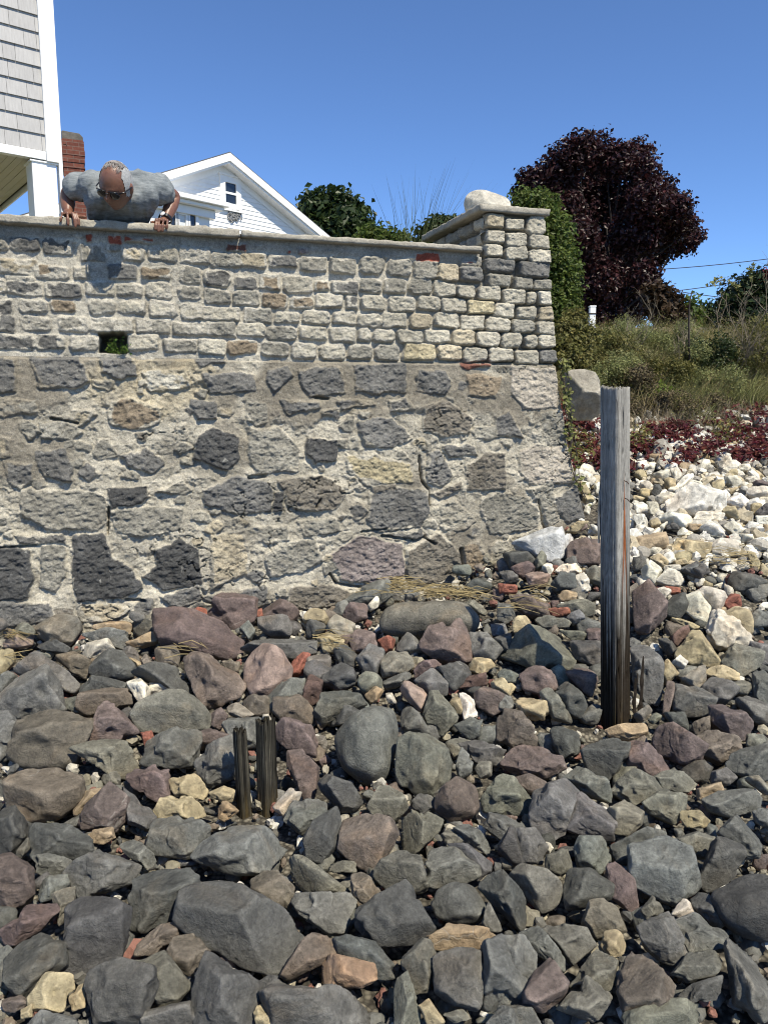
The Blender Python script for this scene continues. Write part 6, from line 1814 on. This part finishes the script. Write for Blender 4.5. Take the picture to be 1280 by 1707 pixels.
arms = [(SHL, .050), ((SHL + ELL) / 2, .046), (ELL, .046), (ELL * .6 + WRL * .4, .045), (WRL, .030), (SHR, .050), ((SHR + ELR) / 2, .046), (ELR, .046), (ELR * .6 + WRR * .4, .045), (WRR, .030)]
body = skin_mesh(torso + legs + arms, [(0, 1), (1, 2), (2, 3), (3, 4), (4, 5), (0, 6), (6, 7), (7, 8), (0, 9), (9, 10), (10, 11), (3, 12), (12, 13), (13, 14), (14, 15), (15, 16), (3, 17), (17, 18), (18, 19), (19, 20), (20, 21)])
parts = [mesh_arrays(body)]
# hands: palm, four bent fingers over the edge, thumb from the side of the palm
def hand(x0, wrist, tips, kn, thumb):
    pts = [ball(L(x0, -.045, .021), (.040, .043, .015), AX)]
    pts += tube_part([wrist, L(x0, -.055, .024)], [.026, .022])
    for (tx, tz), (kx, kz), r in zip(tips, kn, (.0090, .0098, .0098, .0085)):
        m_ = (tx + kx) / 2; pts += tube_part([L(kx, -.020, kz), L(m_ * .6 + kx * .4, .006, kz * .75 + .004), L(m_ * .35 + tx * .65, .0165, -.010), L(tx, .015, tz)], [r * 1.12, r * 1.05, r * .98, r * .82])
    pts += tube_part([L(*thumb[0]), L(*thumb[1]), L(*thumb[2])], [.0125, .0112, .0088]); return pts
parts += hand(-.247, WRL, [(-.296, -.022), (-.258, -.038), (-.222, -.046), (-.202, -.036)], [(-.279, .020), (-.258, .024), (-.236, .024), (-.217, .020)], [(-.222, -.050, .018), (-.192, -.030, .017), (-.172, -.012, .013)])
parts += hand(.236, WRR, [(.194, -.034), (.212, -.044), (.234, -.040), (.258, -.026)], [(.206, .020), (.224, .024), (.245, .024), (.265, .020)], [(.212, -.055, .016), (.190, -.040, .013), (.178, -.020, .010)])
# head
pit, rol, yaw_ = R(47), R(15), R(24)
Rx, Ry, Rz = wA.copy(), wN.copy(), np.array([0, 0, 1.])
def rot(v, ax, a): return np.array(Quaternion(Vector(ax), a) @ Vector(v))
for ax, a in ((Rz.copy(), -yaw_),): Rx, Ry = rot(Rx, ax, a), rot(Ry, ax, a)
ax = Rx.copy()
s_ = 1 if rot(Ry, ax, pit)[2] < 0 else -1
Ry, Rz = rot(Ry, ax, s_ * pit), rot(Rz, ax, s_ * pit)
ax = wN.copy(); s_ = 1 if rot(Rz, ax, rol) @ wA > Rz @ wA else -1
Rx, Ry, Rz = rot(Rx, ax, s_ * rol), rot(Ry, ax, s_ * rol), rot(Rz, ax, s_ * rol)
HM = np.array([Rx, Ry, Rz])
def head_shape(V):
    x, y, z = V[:, 0].copy(), V[:, 1].copy(), V[:, 2].copy()
    lo = np.clip(-z, 0, 1); X = x * (1 - .34 * lo ** 1.4); Y = y.copy(); Y = np.where((y < 0), y * (1 - .42 * lo), y * .95); Z = z.copy()
    g = lambda cx, cz, sx, sz: np.exp(-((x - cx) / sx) ** 2 - ((z - cz) / sz) ** 2) * (y > 0)
    Y = Y + .22 * g(0, -.22, .12, .14) + .10 * g(0, -.02, .09, .18) + .05 * (g(.35, .16, .22, .08) + g(-.35, .16, .22, .08)) - .09 * (g(.36, .02, .18, .10) + g(-.36, .02, .18, .10))
    Y = Y + .07 * g(0, -.50, .22, .06) - .05 * g(0, -.56, .26, .03) + .06 * g(0, -.63, .18, .06) + .10 * g(0, -.86, .22, .12) + .04 * (g(.42, -.25, .18, .2) + g(-.42, -.25, .18, .2))
    return np.c_[X * .080, Y * .104, Z * .124]
hv = head_shape(ICO[5][0]); parts.append((hv @ HM + HC, [tuple(x) for x in ICO[5][1]]))
for sg in (-1, 1):
    parts.append(ball(np.array([sg * .080, -.008, -.004]) @ HM + HC, (.009, .019, .030), HM))
parts += tube_part([HC - wN * .0 + np.array([-.045, -.03, -.06]) @ HM * 0, np.array([0, -.045, -.055]) @ HM + HC, L(0, .0, .15)], [.060, .058, .066])
def m_skin():
    t = NT("skin"); v = t.obj(); n = t.noise(v, 60, 5, .6); n2 = t.noise(v, 9, 3)
    c = t.mix(t.mr(n2, .3, .7, 0, 1), (.150, .070, .045), (.20, .095, .062)); c = t.val(c, t.mr(n, .3, .7, .88, 1.12)); t.b.inputs["Subsurface Weight"].default_value = .08; t.b.inputs["Subsurface Radius"].default_value = (.01, .004, .002)
    return t.done(c, .42, t.bump(n, .25, .003), .45)
man_part("body", fuse(parts, .0042, 3), m_skin())
# T-shirt
def m_shirt():
    t = NT("heather_shirt"); v = t.obj(); mp = t.new("ShaderNodeMapping"); t.l.new(v, mp.inputs[0]); mp.inputs["Scale"].default_value = (.35, .35, 2.2); mp.inputs["Rotation"].default_value = (.2, .1, 0)
    n = t.noise(mp.outputs[0], 60, 5, .7); n2 = t.noise(v, 240, 3, .6)
    c = t.mix(t.mr(n, .35, .65, 0, 1), (.14, .158, .165), (.25, .265, .27)); c = t.val(c, t.mr(n2, .3, .7, .85, 1.15)); return t.done(c, .92, t.bump(n2, .3, .002), .15)
tors = [(L(0, -.60, .06), .165), (L(0, -.40, .09), .158), (L(0, -.20, .105), (.185, .128)), (L(0, -.04, .122), (.172, .118)), (L(.0, .038, .166), .105)]
EL2, ER2 = SHL * .18 + ELL * .82, SHR * .18 + ELR * .82
sl_p = [(SHL, .084), ((SHL + ELL) / 2, .078), (EL2, .072), (SHR, .084), ((SHR + ELR) / 2, .078), (ER2, .072)]
sm_ = fuse([mesh_arrays(skin_mesh(tors + sl_p, [(0, 1), (1, 2), (2, 3), (3, 4), (3, 5), (5, 6), (6, 7), (3, 8), (8, 9), (9, 10)]))], .006, 2)
v, _ = mesh_arrays(sm_); nrm = np.empty(len(sm_.vertices) * 3); sm_.vertices.foreach_get("normal", nrm); nrm = nrm.reshape(-1, 3)
dd = [np.linalg.norm(v - p, axis=1) for p in (SHL, SHR)]
stretch = fbm(np.c_[(v - OM) @ wA * 16, (v - OM) @ wN * 6, v[:, 2] * 9], 3, 4) * .019 + .004
fold = np.sin(dd[0] * 70 + fbm(v * 8, 2, 3) * 4) * np.exp(-(dd[0] / .15) ** 2) * .008 + np.sin(dd[1] * 70 + fbm(v * 8, 2, 3) * 4) * np.exp(-(dd[1] / .15) ** 2) * .008
v = v + nrm * (stretch + fold + fbm(v * 40, 3, 8) * .003)[:, None]; sm_.vertices.foreach_set("co", v.ravel())
MAT_SHIRT = m_shirt(); shirt = man_part("shirt", sm_, MAT_SHIRT)
nb = np.array([0, -.035, -.085]) @ HM + HC; cpts = []
na_ = (nb - L(0, -.04, .135)); na_ /= np.linalg.norm(na_); u1 = wA - na_ * (wA @ na_); u1 /= np.linalg.norm(u1); u2 = np.cross(na_, u1)
cc_ = L(0, .035, .155)
mb = MB(); mb.tube([cc_ + (u1 * math.cos(a) * .080 + u2 * math.sin(a) * .072) - MO for a in np.linspace(0, 2 * math.pi, 25)], .013, 8); mb.build("collar", MAT_SHIRT, man, True)
# trousers and shoes (behind the wall)
MAT_PANTS = m_simple("dark_trousers", (.045, .05, .06), .9, .1, 40)
pl = [(L(0, -.58, .05), .170), (L(-.10, -.58, -.04), .125), (L(-.12, -.60, zf * .52), .090), (L(-.12, -.66, zf + .07), .070), (L(.10, -.58, -.04), .125), (L(.12, -.58, zf * .52), .090), (L(.12, -.64, zf + .07), .070)]
man_part("trousers", fuse([mesh_arrays(skin_mesh(pl, [(0, 1), (1, 2), (2, 3), (0, 4), (4, 5), (5, 6)]))], .009, 1), MAT_PANTS)
for x, f in ((-.12, -.66), (.12, -.64)): 
    v, f_ = ball(L(x, f + .06, zf + .045), (.048, .135, .048), AX); me = bpy.data.meshes.new("shoe"); me.from_pydata([tuple(q) for q in v], [], f_); man_part("shoe", me, MAT_TD)
# hair: short at the sides and back, a few combed strands on top
MAT_HAIR = NT("grey_hair"); _t = MAT_HAIR; MAT_HAIR = _t.done(_t.val(_t.attr(), _t.mr(_t.noise(_t.obj(), 260, 4, .7), .3, .7, .6, 1.4)), .6, _t.bump(_t.noise(_t.obj(), 300, 3), .6, .003), .4)
V5, F5 = ICO[5]; x, y, z = V5.T; nz = fbm(V5 * 11, 4, 5, .7) * .26
reg = (z + nz > -.30 - .5 * (y < -.3)) & ((np.abs(x) + nz > .60 + .25 * sstep(.1, .6, y) - .35 * sstep(0, -.6, y)) | (y + nz < -.35)) & (y < .45 + .12 * (z > .2)) & (z < .80 + .5 * (y < -.2))
hairv = (head_shape(V5) * (1 + .028 * (1 + nz[:, None] * 3))); ft = reg[F5].all(1); used = np.zeros(len(V5), bool); used[F5[ft].ravel()] = True; rm = np.cumsum(used) - 1
c_ = np.array([.20, .20, .195]) * (1 + .9 * sstep(-.1, .5, nz * 4 + .2 + (x > 0) * .3))[:, None]
mesh_np("hair", (hairv @ HM + HC - MO)[used], rm[F5[ft]], MAT_HAIR, True, c_[used], man)
rg = np.random.default_rng(3); mb = MB()
for _ in range(150):
    a = rg.uniform(-.62, .62); b0_, b1_ = rg.uniform(.05, .45), rg.uniform(-.75, -.2); pts = []
    for k in np.linspace(0, 1, 6):
        yy = b0_ + (b1_ - b0_) * k; q = np.array([a + rg.normal(0, .02), yy, math.sqrt(max(1 - a * a - yy * yy, .05))]); pts.append((head_shape(q[None]) * (1.012 + .02 * math.sin(k * math.pi)))[0] @ HM + HC - MO)
    mb.tube(pts, [.0008, .0011, .0011, .0010, .0009, .0005], 4)
mb.build("combed_strands", m_simple("grey_strand", (.30, .27, .25), .5, .2, 30), man, True)
# sunglasses
t = NT("dark_lens"); t.b.inputs["Base Color"].default_value = (.006, .006, .008, 1); t.b.inputs["Roughness"].default_value = .06; t.b.inputs["Specular IOR Level"].default_value = .8; MAT_LENS = t.m
MAT_FRAME = m_simple("black_frame", (.012, .012, .014), .3, .05, 10, 0, 60, .6)
H_ = lambda p: np.array(p) @ HM + HC - MO
gl = empty("sunglasses", (0, 0, 0)); gl.parent = man
for sg in (-1, 1):
    v, f_ = ball((0, 0, 0), (.031, .007, .021)); v[:, 1] -= (v[:, 0] / .031) ** 2 * .006
    mesh_np("lens", H_(v + np.array([sg * .034, .096, -.002])), f_, MAT_LENS, True, None, gl)
mb = MB()
mb.tube([H_((-.010, .104, .006)), H_((0, .108, .010)), H_((.010, .104, .006))], .0028, 6)
for sg in (-1, 1): mb.tube([H_((sg * .062, .088, .012)), H_((sg * .080, .060, .012)), H_((sg * .087, .0, .010)), H_((sg * .084, -.018, .0))], [.004, .004, .0035, .003], 6); mb.tube([H_((sg * .006, .102, .018)), H_((sg * .034, .103, .022)), H_((sg * .064, .088, .016))], .0026, 6)
mb.build("frame", MAT_FRAME, gl, True)
# watch on the wrist at the right
wd_ = (WRR - (ELR * .6 + WRR * .4)); wd_ /= np.linalg.norm(wd_); a1 = np.cross(wd_, [0, 0, 1.]); a1 /= np.linalg.norm(a1); a2 = np.cross(wd_, a1); wc = WRR - wd_ * .015; mb = MB()
for k in (-.006, 0, .006): mb.tube([wc + wd_ * k + (a1 * math.cos(a) * .036 + a2 * math.sin(a) * .034) - MO for a in np.linspace(0, 2 * math.pi, 21)], .0042, 6)
wt = mb.build("watch", MAT_FRAME, man, True); v, f_ = ball(wc + a1 * .036 * 0 - a2 * .037 * (1 if a2[2] < 0 else -1), (.016, .016, .007), np.array([a1, wd_, a2])); mesh_np("dial", v - MO, f_, m_simple("steel", (.6, .6, .6), .25, .05, 10, 0, 60, .8), True, None, wt)
